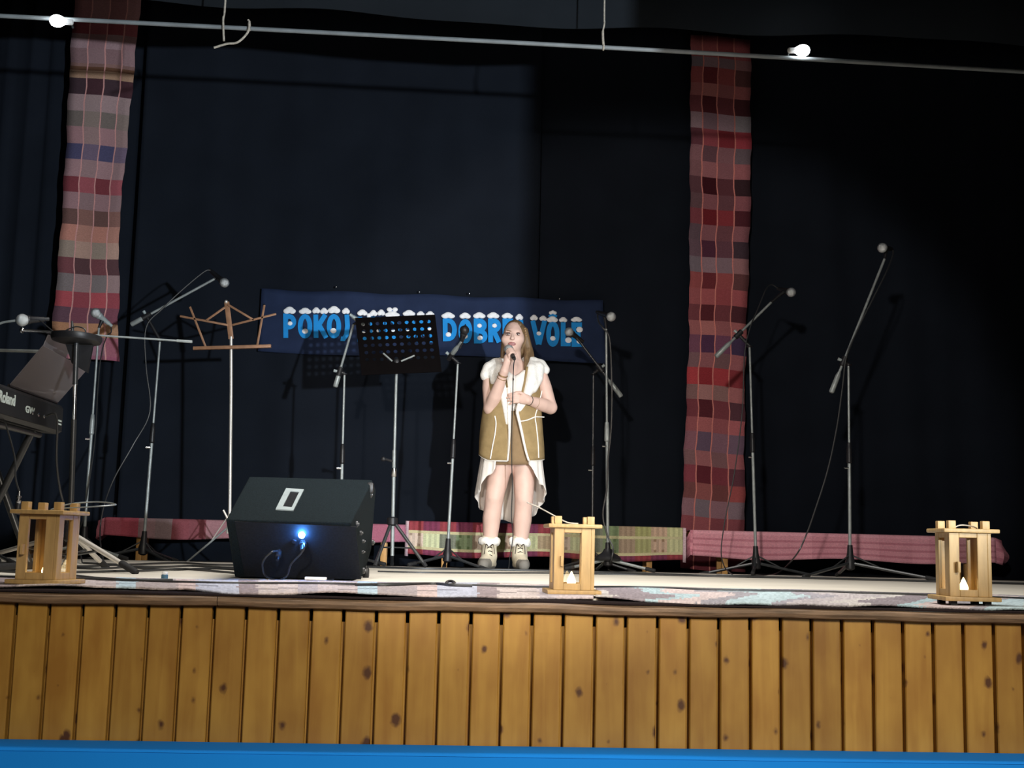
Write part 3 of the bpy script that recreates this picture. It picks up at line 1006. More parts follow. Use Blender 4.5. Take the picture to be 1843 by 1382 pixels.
# turned-up end of the cloth
fl = MB()
rows = []
for j in range(7):
    t = j / 6
    w_ = 0.012 * math.sin(t * 9)
    rows.append([(a.x - 0.002, 8.905 + 0.26 * 0, zt + 0.004 - 0.125 * t), (a.x - 0.05 - 0.01 * t, 8.925 + w_, zt - 0.02 - 0.125 * t), (a.x - 0.075 + 0.02 * t, 9.02 + w_, zt - 0.045 - 0.12 * t), (a.x - 0.02, 9.17, zt - 0.003 - 0.1 * t)])
fo = fl.grid(rows, cols=[[dull(lin((172, 90, 106), 1.3), 0.2)] * 3 for _ in range(6)]).build('end_flap', M['cloth'], [o for o in bpy.data.objects if o.name.startswith('bench_cloth')][0])
solidify(fo, 0.004)


def plaid(k, col, fr, c):
    """green and yellow plaid: red edge, woven middle with small squares, red hem"""
    pal = [((196, 164, 160), (176, 96, 108)), ((196, 190, 128), (150, 60, 68)), ((166, 158, 98), (130, 44, 52)), ((190, 184, 130), (170, 92, 100)), ((128, 140, 98), (140, 60, 70)), ((190, 186, 140), (176, 120, 120))]
    red = [(168, 84, 96), (150, 52, 62), (130, 46, 60), (176, 112, 120), (126, 48, 80), (146, 60, 66)]
    gr = [(206, 180, 160), (194, 192, 132), (160, 158, 92), (196, 196, 140), (126, 146, 100), (200, 204, 150), (176, 150, 110), (186, 150, 116), (196, 160, 130), (160, 134, 106), (120, 124, 104), (134, 140, 116)]
    g = gr[(col * 5 + col // 3) % len(gr)]
    rd = red[(col * 3 + 1) % 6]
    thread = 1.0 if int(fr * 6) % 2 else 0.9
    if k <= 2:
        return dull(lin(tuple(q * thread for q in (rd if col < 9 else g)), G1), 0.2)
    if k in (3, 9):
        return lin((186, 178, 140), G1)
    if k >= 10:
        return dull(lin(tuple(q * thread for q in rd), G1), 0.2)
    if k in (4, 8) and col % 3 == 0 and (0.1 < fr < 0.3 or 0.6 < fr < 0.8):
        return lin(tuple(int(q * 0.72) for q in g), G1)
    return dull(lin(tuple(q * thread for q in g), G1), 0.25)






def bench_plaid(*args, fn=None, nrow=10, **kw):
    class S:
        def __len__(self):
            return nrow
        def __call__(self, *q):
            return fn(*q)
    return bench(*args, stripes=S(), **kw)


_, a, b, zt = bench_plaid('low wooden bench under the green and yellow plaid cloth behind the singer', 'green, yellow and red plaid cloth on the bench behind the singer', 733, 1229, 938, 952, 8.93, (800, 1168), [(0.5, 0.5, 0.5)] * 17, 0.235, fn=plaid, nrow=12)
cl = [o for o in bpy.data.objects if o.name.startswith('bench_cloth')][-1]
for xx in (b.x + 0.004, a.x - 0.002):
    sg = MB()
    rows = [[(xx - 0.008, 8.905, zt + 0.006 - 0.25 * t), (xx + 0.012, 8.90, zt + 0.004 - 0.25 * t), (xx + 0.016, 8.93, zt + 0.004 - 0.25 * t)] for t in (0, 0.3, 0.7, 1)]
    solidify(sg.grid(rows, cols=[[lin((206, 178, 186), G1)] * 2] * 3).build('selvedge', M['cloth'], cl), 0.003)


def pinkstripe(k, col, fr, c):
    base = (196, 122, 136) if k % 3 != 0 else (176, 98, 114)
    if k <= 0:
        base = (204, 132, 146)
    j = ((col * 37) % 7 - 3) * 1.6
    return dull(lin(tuple(max(0, q + j) for q in base), 1.55), 0.22)


_, a, b, zt = bench_plaid('low wooden bench under the long rose pink ribbed cloth', 'rose pink cloth with faint stripes, crumpled at its end, on the long bench', 1246, 1790, 956, 968, 8.90, (1304, 1740), [(0.5, 0.5, 0.5)] * 18, 0.185, fn=pinkstripe, nrow=12)
cl = [o for o in bpy.data.objects if o.name.startswith('bench_cloth')][-1]
for sgn, xx in ((-1, a.x), (1, b.x)):
    fl = MB()
    rows = []
    L_ = 0.035 if sgn < 0 else 0.13
    for j in range(9):
        t = j / 8
        w_ = 0.02 * math.sin(t * 6 + sgn)
        rows.append([(xx - sgn * 0.004, 8.886, zt + 0.004 - 0.185 * t), (xx + sgn * L_ * 0.45, 8.90 + w_, zt - 0.004 - 0.18 * t - 0.01 * sgn), (xx + sgn * (L_ * (0.75 + 0.3 * math.sin(t * 3.1))), 8.98 + w_, zt - 0.05 - 0.15 * t), (xx + sgn * L_ * 0.5, 9.10, zt - 0.02 - 0.15 * t), (xx, 9.16, zt + 0.004 - 0.12 * t)])
    solidify(fl.grid(rows, cols=[[dull(lin((196, 118, 134), 1.55), 0.22) if (jj + kk) % 3 else dull(lin((178, 98, 116), 1.55), 0.22) for kk in range(4)] for jj in range(8)]).build('end_flap', M['cloth'], cl), 0.004)

# ------------------------------------------------------------------ rag rugs at the stage edge
def rug(label, pxs, back, front, pal, seed, blocks=26, diag=False):
    rnd = random.Random(seed)
    nx, ny = 240, 12
    rows, C = [], []
    def lp(arr, x):
        for k in range(len(arr) - 1):
            if arr[k][0] <= x <= arr[k + 1][0]:
                t = (x - arr[k][0]) / (arr[k + 1][0] - arr[k][0])
                return arr[k][1] * (1 - t) + arr[k + 1][1] * t
        return arr[0][1] if x < arr[0][0] else arr[-1][1]
    for j in range(ny + 1):
        t = j / ny
        r = []
        for i in range(nx + 1):
            x = pxs[0] + (pxs[1] - pxs[0]) * i / nx
            pb, pf = ground(x, lp(back, x)), ground(x, lp(front, x))
            pf.y = max(pf.y, Y_FRONT + 0.012)
            p = pb.lerp(pf, t)
            h = 0.007 + 0.0015 * math.sin(p.x * 9 + t * 4)
            if t > 0.8:
                h += 0.006 * max(0, math.sin(p.x * 6.3 + seed)) * (t - 0.8) / 0.2 + 0.004 * max(0, math.sin(p.x * 15)) * (t - 0.8) / 0.2
            p.x += 0.0
            r.append((p.x, p.y + (0.004 * rnd.uniform(-1, 1) if j == ny else 0), h))
        rows.append(r)
    for j in range(ny):
        crow = []
        for i in range(nx):
            sh = (9 * math.sin(j * 0.55 + i * 0.02) + 5 * math.sin(i * 0.11 + j * 0.9) + rnd.uniform(-1.5, 1.5)) if diag else rnd.uniform(-0.3, 0.3)
            k = int((i + 20 + sh) * blocks / nx)
            c = pal[(k * 7 + k // 3) % len(pal)]
            if not diag and j in (3, 4, 7, 8) and (k * 5 + j) % 4 == 0:
                c = tuple(int(q * 0.8) for q in c)
            if diag:
                f = rnd.uniform(0.94, 1.04)
            else:
                f = rnd.uniform(0.95, 1.03)
            crow.append(lin(tuple(min(255, q * f) for q in c), 0.66))
        C.append(crow)
    o = MB().grid(rows, cols=C).build('rag_rug', M['rug'], origin=(rows[6][120][0], rows[6][120][1], 0), angle=60)
    solidify(o, 0.006, 0)
    return tag(o, label, 'rug', 'rag rugs along the stage edge')


palA = [(214, 200, 200), (196, 186, 190), (222, 208, 204), (170, 156, 158), (205, 208, 224), (226, 204, 200), (188, 176, 176), (200, 220, 232)]
palB = [(204, 196, 198), (178, 174, 182), (196, 216, 222), (170, 166, 172), (216, 200, 198), (186, 208, 214), (160, 150, 156), (220, 214, 210)]
rug('pale pink and lilac blocked rag rug in front of the speaker', (-160, 1068), [(-160, 1037), (0, 1041), (440, 1048), (620, 1050), (921, 1054), (1068, 1058)], [(-160, 1059), (0, 1062), (220, 1062), (330, 1066), (420, 1073), (520, 1074), (700, 1077), (860, 1079), (1000, 1081), (1068, 1083)], palA, 3, 34)
rug('grey and pale blue flecked rag rug, rumpled at its edge', (1072, 2000), [(1072, 1058), (1300, 1062), (1600, 1069), (1843, 1076), (2000, 1080)], [(1072, 1083), (1150, 1086), (1240, 1090), (1330, 1096), (1370, 1094), (1440, 1092), (1560, 1098), (1660, 1103), (1843, 1112), (2000, 1116)], palB, 5, 22, True)

# ------------------------------------------------------------------ stage monitor speaker
prof = {'A': (5.22, 0.004, -.838, -.345), 'B': (4.95, .238, -.842, -.346), 'C': (5.50, .438, -.842, -.297), 'D': (5.62, .40, -.848, -.285), 'E': (5.72, .13, -.848, -.300), 'F': (5.66, 0.004, -.845, -.330)}
spk = thing('stage_monitor', 'black carpeted wedge monitor speaker seen from behind with glowing blue light', 'speaker', (-0.6, 5.4, 0.0))
ks = 'ABCDEF'
bm = bmesh.new()
Lv = [bm.verts.new((prof[k][2], prof[k][0], prof[k][1])) for k in ks]
Rv = [bm.verts.new((prof[k][3], prof[k][0], prof[k][1])) for k in ks]
for i in range(6):
    j = (i + 1) % 6
    bm.faces.new((Lv[i], Lv[j], Rv[j], Rv[i]))
bm.faces.new(Lv[::-1])
bm.faces.new(Rv)
bmesh.ops.bevel(bm, geom=list(bm.edges), offset=0.010, segments=3, affect='EDGES', profile=0.6)
bm.verts.index_update()
mb = MB()
A_, B_, C_ = Vector((0, prof['A'][0], prof['A'][1])), Vector((0, prof['B'][0], prof['B'][1])), Vector((0, prof['C'][0], prof['C'][1]))
vs = [v.co.copy() for v in bm.verts]
for f in bm.faces:
    mb.add([v.co for v in f.verts], [tuple(range(len(f.verts)))])
bm.free()
cab = mb.build('cabinet', M['carpeted'], spk, angle=25)
# recessed connector panel on the lower back
nAB = (B_ - A_).cross(Vector((1, 0, 0))).normalized()
if nAB.y > 0:
    nAB = -nAB
nBC = (C_ - B_).cross(Vector((1, 0, 0))).normalized()
if nBC.z < 0:
    nBC = -nBC


def onAB(px, py, off=0.0):
    return onplane(px, py, A_ + nAB * off, nAB)


def onBC(px, py, off=0.0):
    return onplane(px, py, B_ + nBC * off, nBC)


def slab(P, n, t):
    P = [Vector(p) for p in P]
    k = len(P)
    vs = P + [p + n * t for p in P]
    fs = [tuple(range(k))[::-1], tuple(range(k, 2 * k))] + [(i, (i + 1) % k, k + (i + 1) % k, k + i) for i in range(k)]
    return vs, fs


MB().add(*slab([onAB(422.5, 937.5), onAB(640, 947), onAB(650, 1041.5), onAB(440.5, 1036)], nAB, 0.003)).build('back_panel', M['speaker_back'], spk, smooth=False)
pl = MB()
outer = [(496, 918), (515, 880), (547, 882.5), (528, 920)]
inner = [(509, 913), (523, 885.5), (538.5, 887), (525, 914.5)]
O_, I_ = [onBC(*q, 0.001) for q in outer], [onBC(*q, 0.001) for q in inner]
for i in range(4):
    j = (i + 1) % 4
    pl.add(*slab([O_[i], O_[j], I_[j], I_[i]], nBC, 0.005))
pl.build('handle_plate', M['plate_grey'], spk, smooth=False)
MB().add(*slab([onBC(*q, -0.002) for q in inner], nBC, 0.0045)).build('handle_inset', M['speaker_back'], spk, smooth=False)  # flat black slab filling the plate's opening, no hollow cut
MB().ball(onAB(543, 963, 0.014), (0.013, 0.008, 0.013), 14).build('power_light', M['blue_led'], spk)
MB().lathe(onAB(546, 975, 0.0), nAB, [(0, 0.016), (0.02, 0.016), (0.022, 0.010), (0.045, 0.009)], 14).build('connector', M['black_plastic'], spk)
MB().lathe(onAB(530, 972, 0.0), nAB, [(0, 0.010), (0.012, 0.010)], 12).build('connector', M['black_plastic'], spk)
MB().lathe(onAB(502, 991, 0.0), nAB, [(0, 0.014), (0.03, 0.013), (0.034, 0.008), (0.05, 0.007)], 12).build('connector', M['black_plastic'], spk)
# corner protectors and side fittings on the right cheek
sx = lambda y, z: -0.345 + (y - 4.95) * 0.085 + 0.004
for (y, z, r) in ((5.47, .37, .018), (5.60, .16, .016), (5.10, .235, .017), (5.22, .20, .012), (5.30, .165, .010), (5.30, .12, .009), (5.35, .04, .018)):
    MB().lathe((sx(y, z) - 0.008, y, z), (1, 0, 0), [(0, r * 0.8), (0.008, r * 0.8), (0.010, r * 0.4), (0.014, r * 0.35)], 12).build('side_fitting', M['black_metal'], spk)
for k, (y, z) in enumerate(((5.46, .40), (5.68, .02))):
    MB().bbox((-0.32 if k else -0.303, y, z), (0.03, 0.05, 0.05), 0.012).build('corner_protector', M['black_plastic'], spk)

def cable(label, pts, r=0.0045, group=None, m_='cable', sub=6, name='cable'):
    sp = spline(pts, sub)
    o = MB().tube(sp, r, 6).build(name, M[m_], origin=sp[-1])
    return tag(o, label, 'cable', group)


e1, e2 = onAB(500, 992, 0.05), onAB(547, 978, 0.045)
cable('black cable looping down from the plug at the back of the monitor speaker', [e1, onAB(490, 993, 0.09), onAB(476, 1006, 0.10), onAB(473, 1022, 0.08), ground(484, 1040, 0.006), ground(540, 1046, 0.006), ground(600, 1043, 0.006)], 0.004)
cable('short black cable hanging from beside the blue light of the monitor speaker', [e2, onAB(548, 985, 0.07), onAB(540, 998, 0.09), onAB(524, 1015, 0.08), ground(508, 1042, 0.006), ground(430, 1046, 0.006)], 0.004)


# ------------------------------------------------------------------ lanterns
def lantern(label, px, py, rotz, scale, handle, door=True, feet=False):
    c = ground(px, py, 0.010)
    s = scale
    t = thing('wooden_lantern', label, 'lantern', (c.x, c.y, c.z), rotz, 'wooden lanterns along the stage edge')
    t['_org'] = (0, 0, 0)
    z0 = 0.014 * s if feet else 0.0
    if feet:
        for dx in (-1, 1):
            for dy in (-1, 1):
                MB().bbox((dx * 0.055 * s, dy * 0.055 * s, z0 / 2), (0.022 * s, 0.022 * s, z0), 0.002).build('foot', M['black_rubber'], t)
    bw = 0.180 * s
    MB().bbox((0, 0, z0 + 0.007 * s), (bw, bw, 0.014 * s), 0.003).build('base_plate', M['lantern_wood'], t)
    hb = 0.205 * s
    zb = z0 + 0.014 * s
    half = 0.068 * s
    pw_, th = 0.033 * s, 0.012 * s
    for k in range(4):
        R = Matrix.Rotation(k * math.pi / 2, 3, 'Z')
        fr = MB()
        for sx_ in (-1, 1):
            fr.bbox(R @ Vector((sx_ * (half - pw_ / 2 - (th if sx_ > 0 else 0)), -half + th / 2, zb + hb / 2)), (pw_, th, hb), 0.002, rot=R)
        fr.bbox(R @ Vector((-th / 2, -half + th / 2, zb + 0.011 * s)), (2 * half - 2 * pw_ - th, th * 0.9, 0.022 * s), 0.002, rot=R)
        fr.bbox(R @ Vector((-th / 2, -half + th / 2, zb + hb - 0.008 * s)), (2 * half - 2 * pw_ - th, th * 0.9, 0.016 * s), 0.002, rot=R)
        fo_ = fr.build('side_frame' if k else 'door_frame', M['lantern_wood'], t, smooth=False)
        MB().box(R @ Vector((-th / 2, -half + th * 0.6, zb + hb / 2 + 0.003 * s)), (2 * half - 2 * pw_ - th, 0.002, hb - 0.04 * s), rot=R).build('glass_pane', M['glass'], fo_, smooth=False)
        if k == 0 and door:
            MB().bbox(R @ Vector((-half + pw_ * 0.75, -half - 0.010 * s, zb + hb * 0.46)), (0.009 * s, 0.022 * s, 0.034 * s), 0.002, rot=R).build('door_peg', M['lantern_wood'], fo_)
    zt_ = zb + hb
    MB().bbox((0, 0, zt_ + 0.0065 * s), (0.180 * s, 0.180 * s, 0.013 * s), 0.004).build('top_plate', M['lantern_wood'], t)
    for dx in (-1, 1):
        for dy in (-1, 1):
            MB().bbox((dx * 0.055 * s, dy * 0.052 * s, zt_ + 0.013 * s + 0.013 * s), (0.024 * s, 0.024 * s, 0.026 * s), 0.002).build('corner_block', M['lantern_wood'], t)
    Ri = Matrix.Rotation(-rotz, 3, 'Z')
    if handle:
        pts = [Ri @ Vector((p[0] * s, p[1] * s, p[2])) + Vector((0, 0, zt_ + 0.016 * s)) for p in handle]
        MB().tube(spline(pts, 6), 0.0022, 6).build('wire_handle' if len(pts) > 6 else 'rope_handle', M['grey_metal' if len(pts) > 6 else 'rope'], t)
    # the little candle standing inside
    cd_ = thing('candle', 'small glowing tea light inside the ' + label.split(',')[0], 'candle', (c.x, c.y, c.z + zb + 0.0005), 0, 'glowing candles inside the lanterns')
    cd_['_org'] = (0, 0, 0)
    MB().lathe((0, 0, 0), (0, 0, 1), [(0, 0.019 * s), (0.010 * s, 0.019 * s), (0.012 * s, 0.017 * s)], 18).build('body', M['candle_wax'], cd_)
    MB().lathe((0, 0, 0.012 * s), (0, 0, 1), [(0, 0.008 * s), (0.006 * s, 0.014 * s), (0.014 * s, 0.0155 * s), (0.024 * s, 0.012 * s), (0.038 * s, 0.006 * s), (0.048 * s, 0.001 * s)], 14).build('flame', M['flame'], cd_)
    return t


lantern('wooden lantern turned cornerwise, with a wide wire loop on top, beside the keyboard', 82, 1050, math.radians(-11), 1.0, [(0, 0, 0), (0.05, 0.03, 0.02), (0.13, 0.06, 0.03), (0.20, 0.02, 0.022), (0.14, -0.03, 0.012), (0.05, -0.01, 0.006), (0.0, 0, 0)])
lantern('wooden lantern facing squarely forward, with a thin rope end on top, by the singer', 1028, 1068, math.radians(1), 1.0, [(0.02, 0, 0), (-0.02, 0.0, 0.004), (-0.07, 0.02, 0.03), (-0.115, 0.06, 0.055), (-0.15, 0.09, 0.07)])
lantern('wooden lantern raised on small dark feet, at the end of the pink bench', 1735, 1088, math.radians(-4), 1.0, [(-0.03, 0, 0), (0.0, 0.01, 0.01), (0.03, -0.01, 0.006), (0.05, 0.0, 0.0)], feet=True)

# ------------------------------------------------------------------ microphone stands
def floor_z(Y):
    return 0.0 if Y < Y_EDGE else Z_REAR


def microphone(label, head, tail, group='microphones on stands', dark=False, silver=False):
    """handheld microphone; head = centre of the ball grille, tail = cable end"""
    head, tail = Vector(head), Vector(tail)
    ax = (tail - head).normalized()
    t = thing('microphone', label, 'microphone', head, group=group)
    Lb = max((tail - head).length, 0.12)
    k = 1.22
    g = MB().lathe(head - ax * 0.025 * k, ax, [(h * k, r * k) for h, r in ((0, 0.004), (0.003, 0.014), (0.010, 0.022), (0.020, 0.0265), (0.030, 0.0265), (0.040, 0.022), (0.047, 0.017))], 18)
    g.build('grille', M['black_plastic' if dark else 'mic_grille'], t)
    MB().lathe(head + ax * 0.020 * k, ax, [(0, 0.019 * k), (0.006, 0.0205 * k), (0.012, 0.019 * k), (0.02, 0.0165 * k), (Lb - 0.045, 0.0115 * k), (Lb - 0.035, 0.0115 * k), (Lb - 0.033, 0.009 * k), (Lb - 0.01, 0.009 * k)], 16).build('body', M['plate_grey' if silver else 'black_plastic'], t)
    return t


def mic_stand(label, Y, pole, legs, boom=None, mic=None, miclabel=None, rp=0.0105, hub_h=0.13, sleeve=True, light=False, grey=False, clip=True, name='microphone_stand', cat='microphone stand', group='microphone stands', dark=False, silver=False):
    """pole: pixel points bottom to top on the plane Y; legs: floor pixels or (dx, dy) offsets in metres;
    boom: (tail px, py, dY), (head px, py, dY); mic: (head px, py, dY), (tail px, py, dY)"""
    P = [pt(x, y, Y + (d[0] if d else 0)) for x, y, *d in pole]
    pm = M['grey_metal'] if not grey else M['black_metal']
    base = P[0].copy()
    fz = floor_z(Y)
    t = thing(name, label, cat, (base.x, base.y, fz), group=group)
    hub = Vector((base.x, base.y, fz + hub_h))
    # foot of the pole
    ax = (P[1] - P[0]).normalized()
    bot = base + ax * ((fz + 0.05 - base.z) / ax.z)
    hub = base + ax * ((fz + hub_h - base.z) / ax.z)
    H = MB()
    H.lathe(bot, ax, [(0, 0.012), (0.01, 0.030), (hub_h - 0.075, 0.032), (hub_h - 0.055, 0.026), (hub_h - 0.02, 0.020), (hub_h + 0.03, 0.016)], 14)
    H.build('base_hub', M['black_plastic'], t)
    for L in legs:
        if L[0] == 'px':
            g0 = ground(L[1], L[2], fz)
            tip = Vector((g0.x, g0.y, floor_z(g0.y) + 0.013))
        else:
            tip = Vector((base.x + L[0], base.y + L[1], floor_z(base.y + L[1]) + 0.013))
        d = (tip - bot)
        st = bot + Vector((0, 0, 0.045)) + d * 0.05
        lo = MB().tube([st, tip], [0.0105, 0.0095], 8).build('leg', M['grey_metal'] if light else M['black_metal'], t)
        dd = (tip - st).normalized()
        MB().tube([tip - dd * 0.055, tip - dd * 0.05, tip + dd * 0.01, tip + dd * 0.014], [0.010, 0.0135, 0.0135, 0.008], 8).build('rubber_foot', M['black_rubber'], lo)
        # short brace from the sleeve
        MB().tube([hub + ax * 0.02, st.lerp(tip, 0.38)], 0.005, 6).build('brace', M['black_metal'], t)
    n = len(P)
    total = sum((P[i + 1] - P[i]).length for i in range(n - 1))
    mid = bot + (P[-1] - bot) * 0.55
    MB().tube([bot + ax * 0.03, mid], rp, 10).build('lower_tube', pm, t)
    MB().tube([mid, P[-1]], rp * 0.72, 10).build('upper_tube', pm, t)
    a2 = (P[-1] - bot).normalized()
    if sleeve:
        MB().lathe(mid - a2 * 0.05, a2, [(0, rp), (0.008, rp * 1.7), (0.09, rp * 1.55), (0.13, rp * 1.2), (0.135, rp * 0.8)], 12).build('clutch', M['black_plastic'] if not light else M['grey_metal'], t)
    MB().tube([mid - a2 * 0.08, mid - a2 * 0.08 + Vector((-0.035, -0.01, 0))], 0.007, 8).build('knob', M['chrome'], t)
    top = P[-1]
    if boom:
        tail, head = [pt(q[0], q[1], Y + q[2]) for q in boom[:2]]
        bx = (head - tail).normalized()
        k = max(0.0, min(1.0, (top - tail).dot(head - tail) / (head - tail).length_squared))
        near = tail.lerp(head, k)
        # ring and clamp joining pole and boom
        cl = MB()
        cl.lathe(top - a2 * 0.012, a2, [(0, 0.013), (0.004, 0.022), (0.009, 0.022), (0.013, 0.013)], 14)
        cl.tube([top, near], 0.012, 10)
        cl.lathe(near - bx * 0.035, bx, [(0, 0.012), (0.004, 0.019), (0.066, 0.019), (0.07, 0.012)], 14)
        co = cl.build('boom_clamp', M['black_plastic'] if not light else M['grey_metal'], t)
        sd = bx.cross(Vector((0, 1, 0))).normalized()
        if sd.z < 0:
            sd = -sd
        MB().tube([near, near + sd * 0.04], [0.008, 0.011], 8).build('knob', M['plate_grey'], co)
        bo = MB().tube([tail, head], 0.0085, 10).build('boom', pm, t)
        MB().lathe(tail - bx * 0.01, bx, [(0, 0.012), (0.006, 0.017), (0.12, 0.0165), (0.15, 0.010)], 14).build('counterweight', M['grey_metal'], bo)
        top = head
    if mic:
        h, tl_ = pt(mic[0][0], mic[0][1], Y + mic[0][2]), pt(mic[1][0], mic[1][1], Y + mic[1][2])
        c0 = h.lerp(tl_, 0.5)
        MB().tube([top, top.lerp(c0, 0.5), c0 - (c0 - top).normalized() * 0.018], [0.009, 0.011, 0.014], 10).build('microphone_clip', M['black_plastic'], t)
        microphone(miclabel, h, tl_, dark=dark, silver=silver)
    return t


# A: boom over the slatted music stand
mic_stand('microphone stand with long boom over the folding slatted music stand', 8.30, [(258, 985), (288, 612)], [(-0.36, -0.05), (0.2, -0.14), (0.16, 0.3)], ((238, 583, 0.0), (386, 502, 0.0)), ((404, 509, -0.03), (379, 487, 0.05)), 'microphone on the long boom above the folding slatted music stand')
cable('black cable running along the long boom by the slatted music stand', [pt(380, 487, 8.34), pt(368, 489, 8.33), pt(330, 520, 8.30), pt(292, 556, 8.27), pt(263, 590, 8.26), pt(263, 660, 8.25), pt(270, 740, 8.24), pt(240, 800, 8.24), pt(205, 862, 8.16), pt(186, 915, 8.0), pt(180, 965, 7.8), ground(190, 1018, 0.008), ground(215, 1020, 0.008)], 0.0045)
# B: straight stand with the silver microphone by the woven strip
mic_stand('slim straight microphone stand in front of the pink checked strip', 8.10, [(150, 985), (178, 590)], [(-0.3, -0.12), (0.3, -0.1), (0.02, 0.3)], None, ((172, 563, -0.02), (198, 584, 0.06)), 'silver microphone on the straight stand in front of the pink checked strip', rp=0.010, light=True, silver=True)
cable('thin cable hanging from the microphone at the pink checked strip', [pt(199, 586, 8.17), pt(200, 598, 8.16), pt(192, 606, 8.12), pt(182, 640, 8.08), pt(176, 700, 8.07), pt(170, 800, 8.07), pt(150, 930, 8.05), pt(140, 960, 8.0), ground(148, 1013, 0.006)], 0.004)
# D: stand behind the speaker
mic_stand('microphone stand rising behind the monitor speaker, boom beside the perforated desk', 8.25, [(612, 985), (620, 672)], [(-0.3, -0.12), (0.3, -0.12), (0.0, 0.3)], ((604, 694, -0.02), (636, 584, 0.05)), ((657, 586, 0.06), (637, 571, 0.02)), 'pale microphone half hidden by the perforated music desk', silver=True)
# F: stand between desk and singer
mic_stand('microphone stand with raised short boom between perforated desk and singer', 8.28, [(806, 985), (824, 652)], [(-0.25, -0.14), (0.26, -0.12), (-0.02, 0.28)], ((808, 645, 0.02), (830, 615, -0.12)), ((836, 594, -0.10), (831, 612, -0.06)), 'black microphone in front of the letter O beside the singer', dark=True)
# G: stand with boom pointing left
mic_stand('microphone stand whose boom slants down behind the straight stand by the banner end', 8.60, [(1066, 985), (1068, 672)], [(-0.3, -0.1), (0.28, -0.12), (0.02, 0.3)], ((1117, 712, -0.05), (1046, 618, 0.0)), ((1024, 597, -0.02), (1046, 612, 0.02)), 'black and white microphone over the last letters of the banner', grey=True)
# H: straight stand at the end of the banner
mic_stand('straight silver microphone stand with dark round base at the end of the banner', 8.15, [(1094, 985), (1091, 592)], [(0.29, -0.10), (-0.28, -0.05), (-0.05, 0.28)], None, ((1100, 570, -0.05), (1076, 562, 0.09)), 'silver microphone facing forward at the end of the banner', light=True)
MB().lathe(pt(1094, 1000, 8.15) - Vector((0, 0, 0.03)), (0, 0, 1), [(0, 0.085), (0.012, 0.09), (0.03, 0.075), (0.05, 0.04), (0.075, 0.026)], 24).build('round_base', M['black_plastic'], [o for o in bpy.data.objects if o.name.startswith('microphone_stand')][-1])
cable('grey cable wound down the straight stand at the end of the banner', [pt(1075, 560, 8.25), pt(1077, 578, 8.2), pt(1085, 590, 8.13), pt(1097, 610, 8.13), pt(1101, 690, 8.12), pt(1100, 770, 8.12), pt(1094, 830, 8.12), pt(1092, 880, 8.12), pt(1085, 925, 8.11), pt(1092, 960, 8.10), pt(1103, 985, 8.06), pt(1101, 1005, 8.03), ground(1096, 1026, 0.006), ground(1130, 1031, 0.006)], 0.0055)
# I: boom in front of the red strip
mic_stand('microphone stand with boom crossing the red checked strip', 8.20, [(1360, 990), (1349, 622)], [(-0.36, 0.06), (-0.07, -0.19), (0.44, -0.02)], ((1290, 640, 0.0), (1388, 544, 0.0)), ((1424, 526, -0.04), (1402, 520, 0.06)), 'silver-headed microphone on the boom beside the red checked strip')
cable('thin cable looping from the microphone at the red strip down to the floor', [pt(1400, 519, 8.26), pt(1388, 512, 8.25), pt(1378, 522, 8.22), pt(1364, 556, 8.19), pt(1350, 590, 8.17), pt(1340, 640, 8.16), pt(1336, 740, 8.15), pt(1322, 850, 8.15), pt(1306, 930, 8.14), pt(1298, 990, 8.12), pt(1304, 1020, 8.1), ground(1318, 1034, 0.006)], 0.004)
# J: tall stand at the right
mic_stand('tall microphone stand with steep boom against the bare black curtain', 7.75, [(1530, 1005), (1527, 655)], [('px', 1448, 1041), ('px', 1682, 1046), (0.02, 0.32)], ((1497, 704, -0.02), (1592, 466, 0.03)), ((1588, 446, -0.02), (1604, 448, 0.11)), 'silver microphone high on the steep boom against the black curtain')
cable('long cable hanging from the steep boom in a curve to the floor', [pt(1606, 449, 7.87), pt(1607, 458, 7.85), pt(1595, 490, 7.80), pt(1570, 540, 7.76), pt(1545, 590, 7.73), pt(1524, 640, 7.71), pt(1516, 700, 7.70), pt(1506, 770, 7.70), pt(1490, 845, 7.70), pt(1468, 915, 7.70), pt(1450, 965, 7.72), pt(1432, 1000, 7.75), ground(1400, 1031, 0.006), ground(1360, 1036, 0.006), ground(1290, 1035, 0.006)], 0.005)
# K: stand beyond the left edge with gooseneck microphone
ks_ = mic_stand('microphone stand at the keyboard with thin curved arm', 6.4, [(-40, 1000), (-34, 640)], [(-0.25, -0.15), (0.25, -0.2), (0.0, 0.3)], ((-80, 628, 0.0), (128, 634, 0.0)), None)
gp = [pt(-36, 636, 6.4), pt(-30, 600, 6.4), pt(0, 582, 6.38), pt(28, 577, 6.36)]
MB().tube(spline(gp, 6), 0.006, 8).build('gooseneck', M['grey_metal'], ks_)
microphone('small pale microphone at the end of the thin curved arm', pt(40, 576, 6.36), pt(66, 575, 6.40))
cable('thin cable drooping from the small pale microphone to the round tray', [pt(66, 575, 6.40), pt(74, 578, 6.38), pt(86, 588, 6.2), pt(98, 598, 5.9), pt(108, 604, 5.62), pt(116, 596, 5.58), pt(136, 588, 5.57), pt(152, 592, 5.56), pt(154, 602, 5.56)], 0.003)

